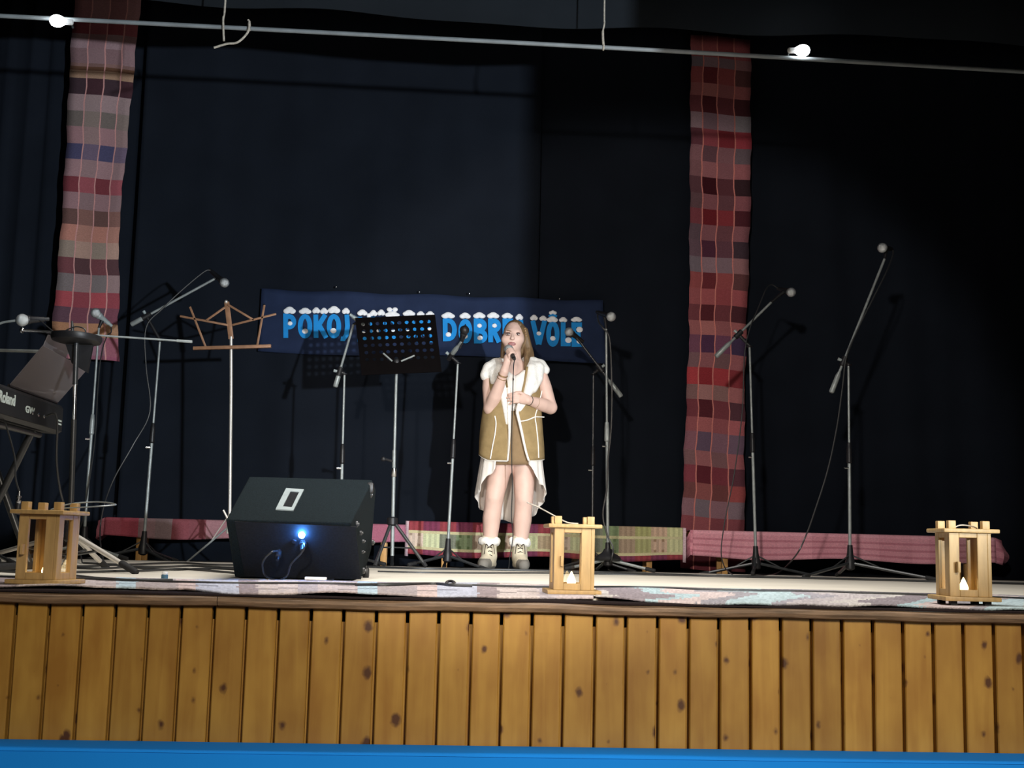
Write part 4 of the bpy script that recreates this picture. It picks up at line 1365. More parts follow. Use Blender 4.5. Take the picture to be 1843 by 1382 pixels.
# C: stand with round tray and crossbar
YC = 5.6
tb = pt(126, 985, YC)
c_ = thing('tray_stand', 'black stand with flat round tray and long thin crossbar beside the keyboard', 'stand', (tb.x, YC, 0.0))
tp = pt(138, 606, YC)
bt = Vector((tb.x, YC, 0.06))
ax = (tp - bt).normalized()
MB().tube([bt, bt.lerp(tp, 0.62)], 0.0125, 10).build('lower_tube', M['black_metal'], c_)
MB().tube([bt.lerp(tp, 0.62), bt.lerp(tp, 0.70), bt.lerp(tp, 0.78)], 0.0085, 10).build('middle_tube', M['chrome'], c_)
MB().tube([bt.lerp(tp, 0.78), tp], 0.012, 10).build('upper_tube', M['black_metal'], c_)
MB().lathe(tp + Vector((0, 0, -0.006)), (0.03, 0.04, 1), [(-0.024, 0.02), (-0.022, 0.085), (-0.016, 0.107), (0.0, 0.113), (0.012, 0.112), (0.014, 0.104), (0.004, 0.100)], 28).build('tray', M['black_plastic'], c_)
MB().tube([tp + Vector((-0.02, 0, 0.004)), tp + Vector((-0.022, 0, 0.045)), tp + Vector((-0.026, 0, 0.072))], [0.009, 0.007, 0.004], 8).build('post', M['black_metal'], c_)
cb = MB().tube([pt(38, 594, YC + 0.02), pt(100, 598, YC + 0.02)], 0.0065, 8).build('crossbar', M['chrome'], c_)
MB().tube([pt(96, 598, YC + 0.02), pt(346, 615, YC + 0.02)], 0.0042, 8).build('crossbar_extension', M['grey_metal'], c_)
MB().tube([pt(318, 613, YC + 0.02), pt(346, 615, YC + 0.02)], 0.0062, 8).build('crossbar_grip', M['grey_metal'], c_)
MB().ball(pt(40, 594, YC + 0.02), (0.012, 0.012, 0.014), 10).build('crossbar_knob', M['chrome'], c_)
for tip in (ground(240, 1033, 0.0), ground(-40, 1010, 0.0), Vector((tb.x + 0.05, YC + 0.42, 0.0))):
    tip = Vector((tip.x, tip.y, 0.014))
    st = Vector((tb.x, YC, 0.17)) + (tip - Vector((tb.x, YC, 0.17))) * 0.04
    lg = MB().tube([st, tip], 0.0115, 10).build('leg', M['silver'], c_)
    dd = (tip - st).normalized()
    MB().tube([tip - dd * 0.08, tip - dd * 0.07, tip + dd * 0.02], [0.012, 0.016, 0.015], 10).build('rubber_foot', M['black_rubber'], lg)
    MB().tube([Vector((tb.x, YC, 0.07)), st.lerp(tip, 0.45)], 0.006, 8).build('brace', M['black_metal'], c_)
MB().lathe(Vector((tb.x, YC, 0.13)), (0, 0, 1), [(0, 0.02), (0.01, 0.03), (0.07, 0.03), (0.085, 0.018)], 14).build('leg_collar', M['black_plastic'], c_)
# stacked dark plastic bracket under the tray
MB().add(*slab([tp + Vector((-0.05, 0.01, -0.035)), tp + Vector((0.07, 0.01, -0.035)), tp + Vector((0.05, 0.03, -0.16)), tp + Vector((-0.02, 0.02, -0.12))], Vector((0, 1, 0)), 0.02)).build('bracket', M['black_plastic'], c_, smooth=False)

# ------------------------------------------------------------------ keyboard
XK = -1.83
kb = thing('stage_keyboard', 'black stage keyboard seen from behind with pale lettering', 'keyboard', (XK - 0.17, 5.35, 0.64))
y0, y1 = 4.72, 6.02
pr = [(0.0, 0.655), (0.0, 0.765), (-0.012, 0.780), (-0.05, 0.785), (-0.17, 0.77), (-0.34, 0.735), (-0.345, 0.66), (-0.02, 0.64)]
n = len(pr)
vs = [(XK + x, y0, z) for x, z in pr] + [(XK + x, y1, z) for x, z in pr]
fs = [(k, (k + 1) % n, n + (k + 1) % n, n + k) for k in range(n)] + [tuple(range(n))[::-1], tuple(range(n, 2 * n))]
MB().add(vs, fs).build('case', M['keyboard_black'], kb, smooth=False)
MB().box((XK + 0.002, (y0 + 5.86) / 2, 0.672), (0.006, 5.86 - y0, 0.030)).build('back_rail', M['keyboard_black'], kb, smooth=False)
# keys on the player's side
yy = y0 + 0.06
k = 0
while yy < y1 - 0.08:
    MB().box((XK - 0.265, yy + 0.0112, 0.757), (0.14, 0.0212, 0.02)).build('white_key', M['white_plastic'], kb, smooth=False)
    if k % 7 in (0, 1, 3, 4, 5):
        MB().box((XK - 0.235, yy + 0.0225, 0.770), (0.085, 0.012, 0.016)).build('black_key', M['black_plastic'], kb, smooth=False)
    yy += 0.0232
    k += 1


def print_text(txt, size, y, z, parent, m_, sx=1.0):
    cu = bpy.data.curves.new('lettering', 'FONT')
    cu.body = txt
    cu.size = size
    cu.extrude = 0.0008
    cu.offset = 0.0018 * size / 0.05
    tmp = bpy.data.objects.new('lettering', cu)
    COL.objects.link(tmp)
    bpy.context.view_layer.update()
    me = bpy.data.meshes.new_from_object(tmp.evaluated_get(bpy.context.evaluated_depsgraph_get()))
    COL.objects.unlink(tmp)
    bpy.data.objects.remove(tmp)
    me.materials.clear()
    me.materials.append(m_)
    o = bpy.data.objects.new('lettering', me)
    COL.objects.link(o)
    org = Vector(parent['_org'])
    # text x -> +Y, text y -> up, facing +X; the upper back face leans slightly
    R = Matrix(((0, 0, 1), (sx, 0, 0), (0, 1, 0))).to_4x4()
    R.translation = Vector((XK + 0.0012, y, z)) - org
    me.transform(R)
    o.parent = parent
    return o


PX0, PXN = Vector((XK, 0, 0)), Vector((1, 0, 0))
ta, tb_ = onplane(-3, 721, PX0, PXN), onplane(28, 733, PX0, PXN)
print_text('Roland', 0.064, ta.y, ta.z, kb, M['pale_print'], (tb_.y - ta.y) / 0.190)
ta, tb_ = onplane(45, 741, PX0, PXN), onplane(59, 746, PX0, PXN)
print_text('GW', 0.040, ta.y, ta.z, kb, M['pale_print'], (tb_.y - ta.y) / 0.062)
kl = MB()
for k, zz in enumerate((0.702, 0.686)):
    kl.box((XK + 0.0015, 5.965, zz), (0.002, 0.07, 0.008))
kl.build('rating_label', M['pale_print'], kb, smooth=False)
jk = MB()
for yy in (5.58, 5.66, 5.74):
    jk.lathe((XK - 0.004, yy, 0.70), (1, 0, 0), [(0, 0.009), (0.006, 0.009), (0.008, 0.005)], 12)
jk.build('socket', M['chrome'], kb)
mr_ = thing('music_rest', 'smoky clear plastic music rest leaning on the keyboard', 'music rest', (XK - 0.03, 5.6, 0.786))
P0, P1 = Vector((XK - 0.03, 5.34, 0.793)), Vector((XK - 0.03, 6.01, 0.793))
Q0, Q1 = Vector((XK + 0.10, 5.34, 0.972)), Vector((XK + 0.095, 6.03, 0.965))
nn = (P1 - P0).cross(Q0 - P0).normalized()
MB().add(*slab([P0, P1, Q1, Q0], nn, 0.004)).build('panel', M['acrylic'], mr_, smooth=False)
MB().tube([P0, P1], 0.007, 8).build('foot_rail', M['black_plastic'], mr_)
P0, P1 = Vector((XK - 0.06, 5.60, 0.789)), Vector((XK - 0.06, 5.98, 0.789))
Q0, Q1 = pt(86, 602, 5.66), pt(130, 610, 5.98)
MB().add(*slab([P0, P1, Q1, Q0], (P1 - P0).cross(Q0 - P0).normalized(), 0.004)).build('rear_panel', M['acrylic'], mr_, smooth=False)
ksd = thing('keyboard_stand', 'black crossed-leg stand carrying the keyboard', 'keyboard stand', (XK - 0.17, 5.35, 0.0))
for yy in (5.05, 5.75):
    MB().tube([(XK - 0.05, yy, 0.635), (XK - 0.30, yy + 0.01, 0.02)], 0.017, 10).build('cross_leg', M['black_metal'], ksd)
    MB().tube([(XK - 0.29, yy + 0.035, 0.635), (XK - 0.03, yy + 0.04, 0.02)], 0.017, 10).build('cross_leg', M['black_metal'], ksd)
for xx in (-0.05, -0.29):
    MB().tube([(XK + xx, 4.98, 0.622), (XK + xx, 5.85, 0.622)], 0.014, 10).build('support_bar', M['black_metal'], ksd)
for xx in (-0.03, -0.30):
    MB().tube([(XK + xx, 4.98, 0.018), (XK + xx, 5.88, 0.018)], 0.016, 10).build('floor_bar', M['black_rubber'], ksd)
cable('black cable dropping from the end of the keyboard', [(XK + 0.006, 5.74, 0.70), pt(100, 745, 5.72), pt(103, 770, 5.74), pt(102, 830, 5.76), pt(108, 880, 5.78), pt(118, 920, 5.8), pt(124, 965, 5.9), ground(110, 1020, 0.006), ground(60, 1030, 0.006)], 0.005)
cp = pt(33, 905, 5.3)
cc = thing('cable_plug', 'silver and black cable plug dangling below the keyboard', 'plug', cp - Vector((0, 0, 0.06)))
MB().lathe(cp - Vector((0, 0, 0.05)), (0.02, 0, 1), [(0, 0.010), (0.005, 0.013), (0.045, 0.013), (0.05, 0.009)], 14).build('sleeve', M['black_plastic'], cc)
MB().lathe(cp, (0.02, 0, 1), [(0, 0.009), (0.006, 0.010), (0.012, 0.010), (0.013, 0.006), (0.02, 0.006), (0.021, 0.010), (0.03, 0.010), (0.034, 0.005), (0.05, 0.004)], 14).build('contact', M['chrome'], cc)
MB().tube(spline([cp + Vector((0, 0, 0.05)), pt(28, 860, 5.3), pt(26, 820, 5.32), Vector((XK - 0.03, 5.3, 0.66))], 5), 0.004, 6).build('lead', M['cable'], cc)

# ------------------------------------------------------------------ folding music stand with wooden slats
YM = 8.25
ms = thing('folding_music_stand', 'folding music stand with copper brown slats on a pale pole', 'music stand', (pt(413, 960, YM).x, YM, Z_REAR))
q = lambda x, y, d=0.0: pt(x, y, YM + d)


def bar(name, a, b, w_, th, m_, parent):
    a, b = Vector(a), Vector(b)
    ax = (b - a).normalized()
    y = Vector((0, 1, 0))
    sd = ax.cross(y).normalized()
    y = sd.cross(ax)
    R = Matrix((ax, y, sd)).transposed()
    return MB().bbox((a + b) / 2, ((b - a).length, th, w_), 0.002, rot=R).build(name, m_, parent)


bar('centre_slat', q(408, 543), q(416, 610), 0.034, 0.010, M['stand_wood'], ms)
for nm, a, b in (('diagonal_slat', (405, 553), (371, 577)), ('diagonal_slat', (410, 548), (457, 576)), ('arm', (324, 569), (410, 585)), ('arm', (418, 585), (497, 565)), ('side_slat', (342, 552), (370, 624)), ('side_slat', (476, 549), (463, 622))):
    bar(nm, q(*a, -0.012), q(*b, -0.012), 0.014, 0.008, M['stand_wood'], ms)
bar('ledge', q(348, 627, -0.03), q(488, 623, -0.03), 0.022, 0.03, M['stand_wood'], ms)
MB().ball(q(407, 543, -0.006), 0.012, 10).build('top_knob', M['silver'], ms)
MB().tube([q(416, 606), q(416, 700), q(413.5, 930)], 0.0105, 12).build('pole', M['silver'], ms)
MB().tube([q(413.5, 928), q(411, 960)], 0.016, 12).build('collar', M['silver'], ms)
for a, b in (((413, 955), (431, 1012, -0.12)), ((409, 950), (335, 1006, 0.05)), ((414, 950), (470, 1002, 0.2))):
    e_ = q(*b)
    e_.z = floor_z(e_.y) + 0.008
    MB().tube([q(*a), e_], 0.0065, 8).build('leg', M['silver'] if b[0] == 431 else M['grey_metal'], ms)
    MB().tube([q(413, 925), q(*a).lerp(e_, 0.4)], 0.004, 6).build('brace', M['silver'], ms)
MB().tube([q(402, 918, -0.01), q(424, 962, -0.02)], 0.007, 8).build('clamp_lever', M['silver'], ms)

# ------------------------------------------------------------------ black perforated music stand
YP = 8.12
pm = thing('perforated_music_stand', 'black perforated metal music stand on a tripod beside the singer', 'music stand', (pt(710, 985, YP).x, YP, Z_REAR))
# desk as a plate leaning back, with real round holes
TL, TR, BR, BL = (639, 572), (783, 566), (795, 669), (651, 675)
dt, db = 0.10, -0.06


def desk(u, v, off=0.0):
    x = (TL[0] * (1 - u) + TR[0] * u) * (1 - v) + (BL[0] * (1 - u) + BR[0] * u) * v
    y = (TL[1] * (1 - u) + TR[1] * u) * (1 - v) + (BL[1] * (1 - u) + BR[1] * u) * v
    return pt(x, y, YP + dt * (1 - v) + db * v - off)


plate = MB()
NX, NY = 10, 6
u0, u1, v0, v1 = 0.045, 0.955, 0.055, 0.80
du, dv = (u1 - u0) / NX, (v1 - v0) / NY
hr = 0.0132
Wm, Hm = (desk(1, 0.5) - desk(0, 0.5)).length, (desk(0.5, 1) - desk(0.5, 0)).length
K = 12
for off, flip in ((0.0, False), (-0.003, True)):
    for i in range(NX):
        for j in range(NY):
            cu_, cv_ = u0 + du * (i + 0.5), v0 + dv * (j + 0.5)
            ring, sq = [], []
            for k in range(K):
                a = 2 * math.pi * k / K + math.pi / 4
                ring.append(desk(cu_ + hr / Wm * math.cos(a), cv_ + hr / Hm * math.sin(a), off))
                ca, sa = math.cos(a), math.sin(a)
                mx_ = max(abs(ca), abs(sa))
                sq.append(desk(cu_ + du / 2 * ca / mx_, cv_ + dv / 2 * sa / mx_, off))
            plate.add(ring + sq, [(k, (k + 1) % K, K + (k + 1) % K, K + k) for k in range(K)])
    for (a, b, c, d) in ((0, 1, 0, v0), (0, 1, v1, 1), (0, u0, v0, v1), (u1, 1, v0, v1)):
        plate.add([desk(a, c, off), desk(b, c, off), desk(b, d, off), desk(a, d, off)], [(0, 1, 2, 3)])
for i in range(NX):
    for j in range(NY):
        cu_, cv_ = u0 + du * (i + 0.5), v0 + dv * (j + 0.5)
        r1_ = [desk(cu_ + hr / Wm * math.cos(2 * math.pi * k / K), cv_ + hr / Hm * math.sin(2 * math.pi * k / K), 0) for k in range(K)]
        r2_ = [desk(cu_ + hr / Wm * math.cos(2 * math.pi * k / K), cv_ + hr / Hm * math.sin(2 * math.pi * k / K), -0.003) for k in range(K)]
        plate.add(r1_ + r2_, [(k, (k + 1) % K, K + (k + 1) % K, K + k) for k in range(K)])
plate.build('desk', M['desk_black'], pm, smooth=False)
# ledge facing the player (away from the hall), seen as a dark lip
MB().add(*slab([desk(0.0, 0.93, -0.004), desk(1.0, 0.93, -0.004), desk(1.0, 1.0, -0.004), desk(0.0, 1.0, -0.004)], Vector((0, 1, 0.1)), 0.05)).build('ledge', M['desk_black'], pm, smooth=False)
tpm = pt(714, 652, YP - 0.01)
MB().ball(tpm, (0.028, 0.022, 0.028), 12).build('tilt_joint', M['black_plastic'], pm)
for sgn, a, b in ((-1, (706, 650), (690, 636)), (1, (722, 650), (746, 640))):
    MB().tube([pt(*a, YP - 0.03), pt(*b, YP - 0.01)], 0.006, 8).build('desk_support', M['grey_metal'], pm)
MB().tube([pt(714, 660, YP), pt(713, 690, YP)], 0.010, 10).build('neck', M['grey_metal'], pm)
MB().tube([pt(713, 686, YP), pt(709.5, 830, YP)], 0.0095, 10).build('upper_tube', M['grey_metal'], pm)
MB().tube([pt(709.5, 810, YP), pt(706, 1000, YP)], 0.0120, 10).build('lower_tube', M['grey_metal'], pm)
MB().lathe(pt(709, 850, YP), (0, 0, 1), [(-0.03, 0.014), (-0.025, 0.018), (0.025, 0.018), (0.03, 0.012)], 12).build('clutch', M['chrome'], pm)
kn = MB()
kn.tube([pt(707, 830, YP), pt(692, 826, YP - 0.02)], 0.009, 8)
kn.ball(pt(690, 826, YP - 0.02), (0.018, 0.012, 0.016), 10)
kn.build('clamp_knob', M['black_plastic'], pm)
MB().lathe(pt(706, 938, YP), (0, 0, 1), [(-0.03, 0.018), (-0.02, 0.036), (0.02, 0.036), (0.03, 0.018)], 14).build('leg_collar', M['black_plastic'], pm)
for b in ((766, 1006, -0.05), (676, 1008, -0.10), (706, 1003, 0.32)):
    e_ = pt(b[0], b[1], YP + b[2])
    e_.z = floor_z(e_.y) + 0.012
    st = pt(706, 935, YP) + (e_ - pt(706, 935, YP)) * 0.06
    lg = MB().tube([st, e_], 0.0115, 8).build('leg', M['black_metal'], pm)
    MB().tube([st.lerp(e_, 0.93), e_ + (e_ - st).normalized() * 0.008], [0.014, 0.013], 8).build('rubber_foot', M['black_rubber'], lg)
    MB().tube([pt(706, 985, YP), st.lerp(e_, 0.6)], 0.005, 6).build('brace', M['black_metal'], pm)

# ------------------------------------------------------------------ cables on the floor
def fl(pix, z=0.005, **kw):
    return [ground(x, y, z) for x, y in pix]


cable('long black cable lying along the back edge of the rugs', fl([(-120, 1031), (0, 1037), (120, 1040), (300, 1046), (420, 1049), (560, 1049), (640, 1051), (700, 1053), (760, 1051), (830, 1052), (900, 1054), (1000, 1056), (1150, 1056), (1300, 1061), (1500, 1065), (1700, 1071), (1860, 1077), (1960, 1080)], 0.014), 0.004)
cable('black cable curling in a small loop on the rug edge before the singer', fl([(640, 1052), (720, 1051), (780, 1050), (806, 1052), (818, 1050), (815, 1046), (806, 1046), (803, 1051), (812, 1053), (850, 1054)], 0.016), 0.005)
cable('black cable stretched across the beige floor beside the monitor speaker', fl([(680, 1028), (760, 1030), (860, 1031), (980, 1031), (1100, 1033), (1250, 1036)]), 0.004)
cable('thick black cable along the far edge of the beige floor', fl([(660, 1020), (760, 1023), (900, 1025), (1060, 1029), (1180, 1033), (1300, 1037), (1440, 1040), (1640, 1045), (1860, 1051)], 0.006), 0.007)
gl = 'tangled cables on the floor by the folding stand'
for k, pix in enumerate([
        [(-60, 1011), (60, 1014), (140, 1019), (215, 1017), (260, 1023), (320, 1025), (380, 1023), (440, 1026)],
        [(150, 1013), (220, 1016), (280, 1014), (330, 1013), (380, 1016), (440, 1017), (470, 1018)],
        [(120, 1030), (200, 1028), (260, 1027), (330, 1024), (400, 1029), (440, 1033)],
        [(100, 1020), (180, 1023), (240, 1020), (300, 1020), (345, 1018), (400, 1021), (450, 1021)],
        [(-40, 1025), (40, 1030), (120, 1035), (180, 1041), (240, 1044), (310, 1044)]]):
    cable('black cable tangled on the beige floor between the lantern and the speaker', fl(pix, 0.005 + 0.002 * k), 0.0055, gl)

# small bottle cap-like thing on the floor
g = ground(296, 1043, 0.0)
sb = thing('small_jar', 'tiny dark blue jar with white lid on the floor by the rug', 'jar', (g.x, g.y, 0.0))
MB().lathe((g.x, g.y, 0.0), (0, 0, 1), [(0, 0.011), (0.002, 0.013), (0.018, 0.013), (0.020, 0.010)], 14).build('body', M['tape_blue'], sb)
MB().lathe((g.x, g.y, 0.020), (0, 0, 1), [(0, 0.0105), (0.001, 0.011), (0.009, 0.011), (0.010, 0.009)], 14).build('lid', M['white_plastic'], sb)
g = ground(568, 1050, 0.0)
tag(MB().bbox((g.x, g.y, 0.019), (0.085, 0.02, 0.012), 0.004, rot=Matrix.Rotation(-0.15, 3, 'Z')).build('cable_joint', M['white_plastic'], origin=(g.x, g.y, 0.013)), 'white plastic cable joint on the rug below the blue light', 'connector')

# ------------------------------------------------------------------ the singer
YS = 8.40


def W(px, py, d=0.0):
    """a point of the singer: pixel on her plane, then moved d metres away from the hall"""
    p = pt(px, py, YS)
    return Vector((p.x, p.y + d, p.z))


class SDF:
    def __init__(self, lo, hi, h):
        self.h = h
        self.lo = np.array(lo, float)
        self.n = np.ceil((np.array(hi) - self.lo) / h).astype(int) + 1
        self.f = np.full(self.n, 1.0, np.float32)
        self.ax = [self.lo[i] + h * np.arange(self.n[i]) for i in range(3)]

    def _win(self, lo, hi, m):
        s = []
        for i in range(3):
            a = max(0, int((lo[i] - m - self.lo[i]) / self.h))
            b = min(self.n[i], int((hi[i] + m - self.lo[i]) / self.h) + 2)
            s.append(slice(a, max(a + 1, b)))
        X = self.ax[0][s[0]][:, None, None]
        Y = self.ax[1][s[1]][None, :, None]
        Z = self.ax[2][s[2]][None, None, :]
        return tuple(s), X, Y, Z

    def _mix(self, s, d, k, op):
        f = self.f[s]
        if op == 'sub':
            h = np.clip(0.5 - 0.5 * (f + d) / k, 0, 1)
            self.f[s] = f * (1 - h) - d * h + k * h * (1 - h)
        else:
            h = np.clip(0.5 + 0.5 * (f - d) / k, 0, 1)
            self.f[s] = f * (1 - h) + d * h - k * h * (1 - h)

    def cap(self, a, b, ra, rb, k=0.012, op='add'):
        a, b = np.array(a, float), np.array(b, float)
        m = max(ra, rb) + 2 * k + 0.02
        s, X, Y, Z = self._win(np.minimum(a, b), np.maximum(a, b), m)
        ab = b - a
        t = ((X - a[0]) * ab[0] + (Y - a[1]) * ab[1] + (Z - a[2]) * ab[2]) / max(ab @ ab, 1e-9)
        t = np.clip(t, 0, 1)
        d = np.sqrt((X - a[0] - ab[0] * t) ** 2 + (Y - a[1] - ab[1] * t) ** 2 + (Z - a[2] - ab[2] * t) ** 2) - (ra + (rb - ra) * t)
        self._mix(s, d, k, op)

    def ell(self, c, r, k=0.02, op='add', rot=None):
        c, r = np.array(c, float), np.array(r, float)
        m = max(r) + 2 * k + 0.02
        s, X, Y, Z = self._win(c - (max(r) if rot is not None else r), c + (max(r) if rot is not None else r), 2 * k + 0.02)
        x, y, z = X - c[0], Y - c[1], Z - c[2]
        if rot is not None:
            R = np.array(rot.transposed())
            x, y, z = R[0, 0] * x + R[0, 1] * y + R[0, 2] * z, R[1, 0] * x + R[1, 1] * y + R[1, 2] * z, R[2, 0] * x + R[2, 1] * y + R[2, 2] * z
        q0 = np.sqrt((x / r[0]) ** 2 + (y / r[1]) ** 2 + (z / r[2]) ** 2)
        q1 = np.sqrt((x / r[0] ** 2) ** 2 + (y / r[1] ** 2) ** 2 + (z / r[2] ** 2) ** 2)
        d = q0 * (q0 - 1) / np.maximum(q1, 1e-9)
        self._mix(s, d, k, op)

    def chain(self, pts, rs, k=0.012, op='add'):
        # hard union inside the chain (no swelling at its joints), one smooth blend with the rest
        P = np.array([tuple(p) for p in pts], float)
        s, X, Y, Z = self._win(P.min(0), P.max(0), max(rs) + 2 * k + 0.02)
        d = None
        for i in range(len(P) - 1):
            a, ab = P[i], P[i + 1] - P[i]
            t = np.clip(((X - a[0]) * ab[0] + (Y - a[1]) * ab[1] + (Z - a[2]) * ab[2]) / max(ab @ ab, 1e-9), 0, 1)
            q = np.sqrt((X - a[0] - ab[0] * t) ** 2 + (Y - a[1] - ab[1] * t) ** 2 + (Z - a[2] - ab[2] * t) ** 2) - (rs[i] + (rs[i + 1] - rs[i]) * t)
            d = q if d is None else np.minimum(d, q)
        self._mix(s, d, k, op)

    def mesh(self):
        """surface nets"""
        f = self.f
        ins = f < 0
        nx, ny, nz = f.shape
        acc = np.zeros((nx - 1, ny - 1, nz - 1, 3), np.float32)
        cnt = np.zeros((nx - 1, ny - 1, nz - 1), np.float32)
        corners = [(0, 0, 0), (1, 0, 0), (0, 1, 0), (1, 1, 0), (0, 0, 1), (1, 0, 1), (0, 1, 1), (1, 1, 1)]
        sl = lambda c: f[c[0]:nx - 1 + c[0], c[1]:ny - 1 + c[1], c[2]:nz - 1 + c[2]]
        for a in corners:
            for axs in range(3):
                if a[axs] == 0:
                    b = list(a)
                    b[axs] = 1
                    fa, fb = sl(a), sl(tuple(b))
                    ch = (fa < 0) != (fb < 0)
                    t = np.where(ch, fa / np.where(ch, fa - fb, 1), 0)
                    for q in range(3):
                        acc[..., q] += np.where(ch, a[q] + (t if q == axs else 0), 0)
                    cnt += ch
        has = cnt > 0
        idx = np.full(has.shape, -1, np.int64)
        ii = np.argwhere(has)
        idx[has] = np.arange(len(ii))
        V = self.lo + self.h * (ii + acc[has] / cnt[has][:, None])
        F = []
        for axs in range(3):
            b, c = [(1, 2), (2, 0), (0, 1)][axs]
            s0 = [slice(None)] * 3
            s1 = [slice(None)] * 3
            s0[axs] = slice(0, -1)
            s1[axs] = slice(1, None)
            ch = ins[tuple(s0)] != ins[tuple(s1)]
            e = np.argwhere(ch)
            e = e[(e[:, b] > 0) & (e[:, c] > 0) & (e[:, b] < self.n[b] - 1) & (e[:, c] < self.n[c] - 1)]
            def cell(db, dc):
                q = e.copy()
                q[:, b] -= db
                q[:, c] -= dc
                return idx[q[:, 0], q[:, 1], q[:, 2]]
            quad = np.stack([cell(1, 1), cell(0, 1), cell(0, 0), cell(1, 0)], 1)
            inside0 = ins[e[:, 0], e[:, 1], e[:, 2]]
            quad[~inside0] = quad[~inside0][:, ::-1]
            F.append(quad)
        F = np.concatenate(F)
        F = F[(F >= 0).all(1)]
        return V, F

    def build(self, name, mats, parent, smooth_iter=2, matfn=None):
        V, F = self.mesh()
        # light Laplacian smoothing
        for _ in range(smooth_iter):
            S = np.zeros_like(V)
            C = np.zeros(len(V))
            for a in range(4):
                i, j = F[:, a], F[:, (a + 1) % 4]
                np.add.at(S, i, V[j])
                np.add.at(S, j, V[i])
                np.add.at(C, i, 1)
                np.add.at(C, j, 1)
            V = V * 0.5 + 0.5 * S / np.maximum(C, 1)[:, None]
        org = np.array(parent['_org'])
        me = bpy.data.meshes.new(name)
        me.from_pydata((V - org).tolist(), [], F.tolist())
        for m_ in (mats if isinstance(mats, (list, tuple)) else [mats]):
            me.materials.append(m_)
        if matfn is not None:
            cen = V[F].mean(1)
            me.polygons.foreach_set('material_index', matfn(cen).astype(np.int32))
        me.polygons.foreach_set('use_smooth', [True] * len(me.polygons))
        me.update()
        o = bpy.data.objects.new(name, me)
        COL.objects.link(o)
        o.parent = parent
        o['_org'] = tuple(org)
        return o


gz = Z_REAR
foot = W(915, 1020)
sg = thing('person', 'singer in a fleece-collared suede vest and pale high-low skirt, holding a microphone', 'person', (foot.x, YS, gz))

blo, bhi = W(845, 1045, -0.40), W(1010, 565, 0.22)
B = SDF((blo.x, YS - 0.40, gz - 0.01), (bhi.x, YS + 0.20, bhi.z), 0.0045)
# torso
B.ell(W(926, 692), (0.150, 0.098, 0.150), 0.03)
B.ell(W(925, 735), (0.122, 0.092, 0.13), 0.05)
B.ell(W(922, 800), (0.158, 0.115, 0.125), 0.05)
for x in (903, 946):
    B.ell(W(x, 697, -0.062), (0.062, 0.055, 0.062), 0.03)
B.cap(W(892, 664, 0.01), W(962, 664, 0.01), 0.048, 0.048, 0.04)
B.cap(W(925, 660, 0.015), W(924, 628, 0.0), 0.056, 0.050, 0.03)
# head, turned a little to her right
hc = W(925, 604, 0.0)
B.ell(W(925.5, 602, 0.012), (0.074, 0.094, 0.098), 0.02)
B.ell(W(922.5, 612, -0.026), (0.066, 0.062, 0.074), 0.03)
B.ell(W(921, 624, -0.040), (0.046, 0.044, 0.040), 0.03)
B.ell(W(920, 630.5, -0.062), (0.022, 0.020, 0.016), 0.02)
for x, d in ((908.5, -0.052), (934.5, -0.052)):
    B.ell(W(x, 613, d), (0.026, 0.026, 0.024), 0.03)
B.cap(W(921.8, 603, -0.084), W(920.4, 612.5, -0.104), 0.0075, 0.0105, 0.010)
B.ell(W(920.4, 613.5, -0.100), (0.0165, 0.012, 0.008), 0.008)
B.cap(W(911, 599.0, -0.070), W(931, 599.0, -0.068), 0.008, 0.008, 0.02)
for x, d in ((913.2, -0.092), (930.6, -0.088)):
    B.ell(W(x, 604.8, d), (0.014, 0.012, 0.0075), 0.010, 'sub')
B.cap(W(914.8, 621.2, -0.086), W(925.4, 621.2, -0.085), 0.0055, 0.0055, 0.006)
B.cap(W(915.6, 623.6, -0.084), W(924.6, 623.6, -0.083), 0.0065, 0.0065, 0.005)
B.cap(W(913, 622.4, -0.094), W(927.2, 622.4, -0.092), 0.0028, 0.0028, 0.003, 'sub')
B.ell(W(944.2, 611, 0.004), (0.008, 0.016, 0.026), 0.008)
B.ell(W(905.5, 611, 0.010), (0.007, 0.016, 0.026), 0.008)
# her right arm, raised to the microphone
sR, eR, wR = W(884, 668, 0.01), W(881.5, 737, -0.075), W(904.5, 676, -0.225)
B.chain([sR, sR.lerp(eR, 0.45) + Vector((-0.006, 0, 0)), eR], [0.054, 0.052, 0.044], 0.03)
B.chain([eR, eR.lerp(wR, 0.35) + Vector((0, -0.004, -0.006)), wR], [0.044, 0.046, 0.0275], 0.012)
# her left arm, folded across the waist
sL, eL, wL = W(969, 668, 0.01), W(990, 734, -0.03), W(947, 725, -0.165)
B.chain([sL, sL.lerp(eL, 0.45) + Vector((0.004, 0, 0)), eL], [0.054, 0.052, 0.045], 0.03)
B.chain([eL, eL.lerp(wL, 0.35), wL], [0.045, 0.047, 0.029], 0.012)
# left hand resting flat on the waist
hL = W(932, 720.5, -0.172)
B.ell(wL.lerp(hL, 0.55), (0.046, 0.020, 0.036), 0.02)
for k, (dy, ln) in enumerate(((-6.5, 0.066), (-2.0, 0.074), (2.6, 0.068), (7.0, 0.054))):
    a = W(929, 721.5 + dy, -0.176)
    b = a + Vector((-ln * 0.5, -0.006, 0.004 - 0.002 * k))
    c = a + Vector((-ln, 0.006, -0.004 - 0.004 * k))
    B.chain([a, b, c], [0.0098, 0.0092, 0.0078], 0.005)
B.chain([W(940, 716, -0.178), W(933, 712, -0.186), W(926, 711.5, -0.180)], [0.012, 0.0105, 0.0088], 0.006)
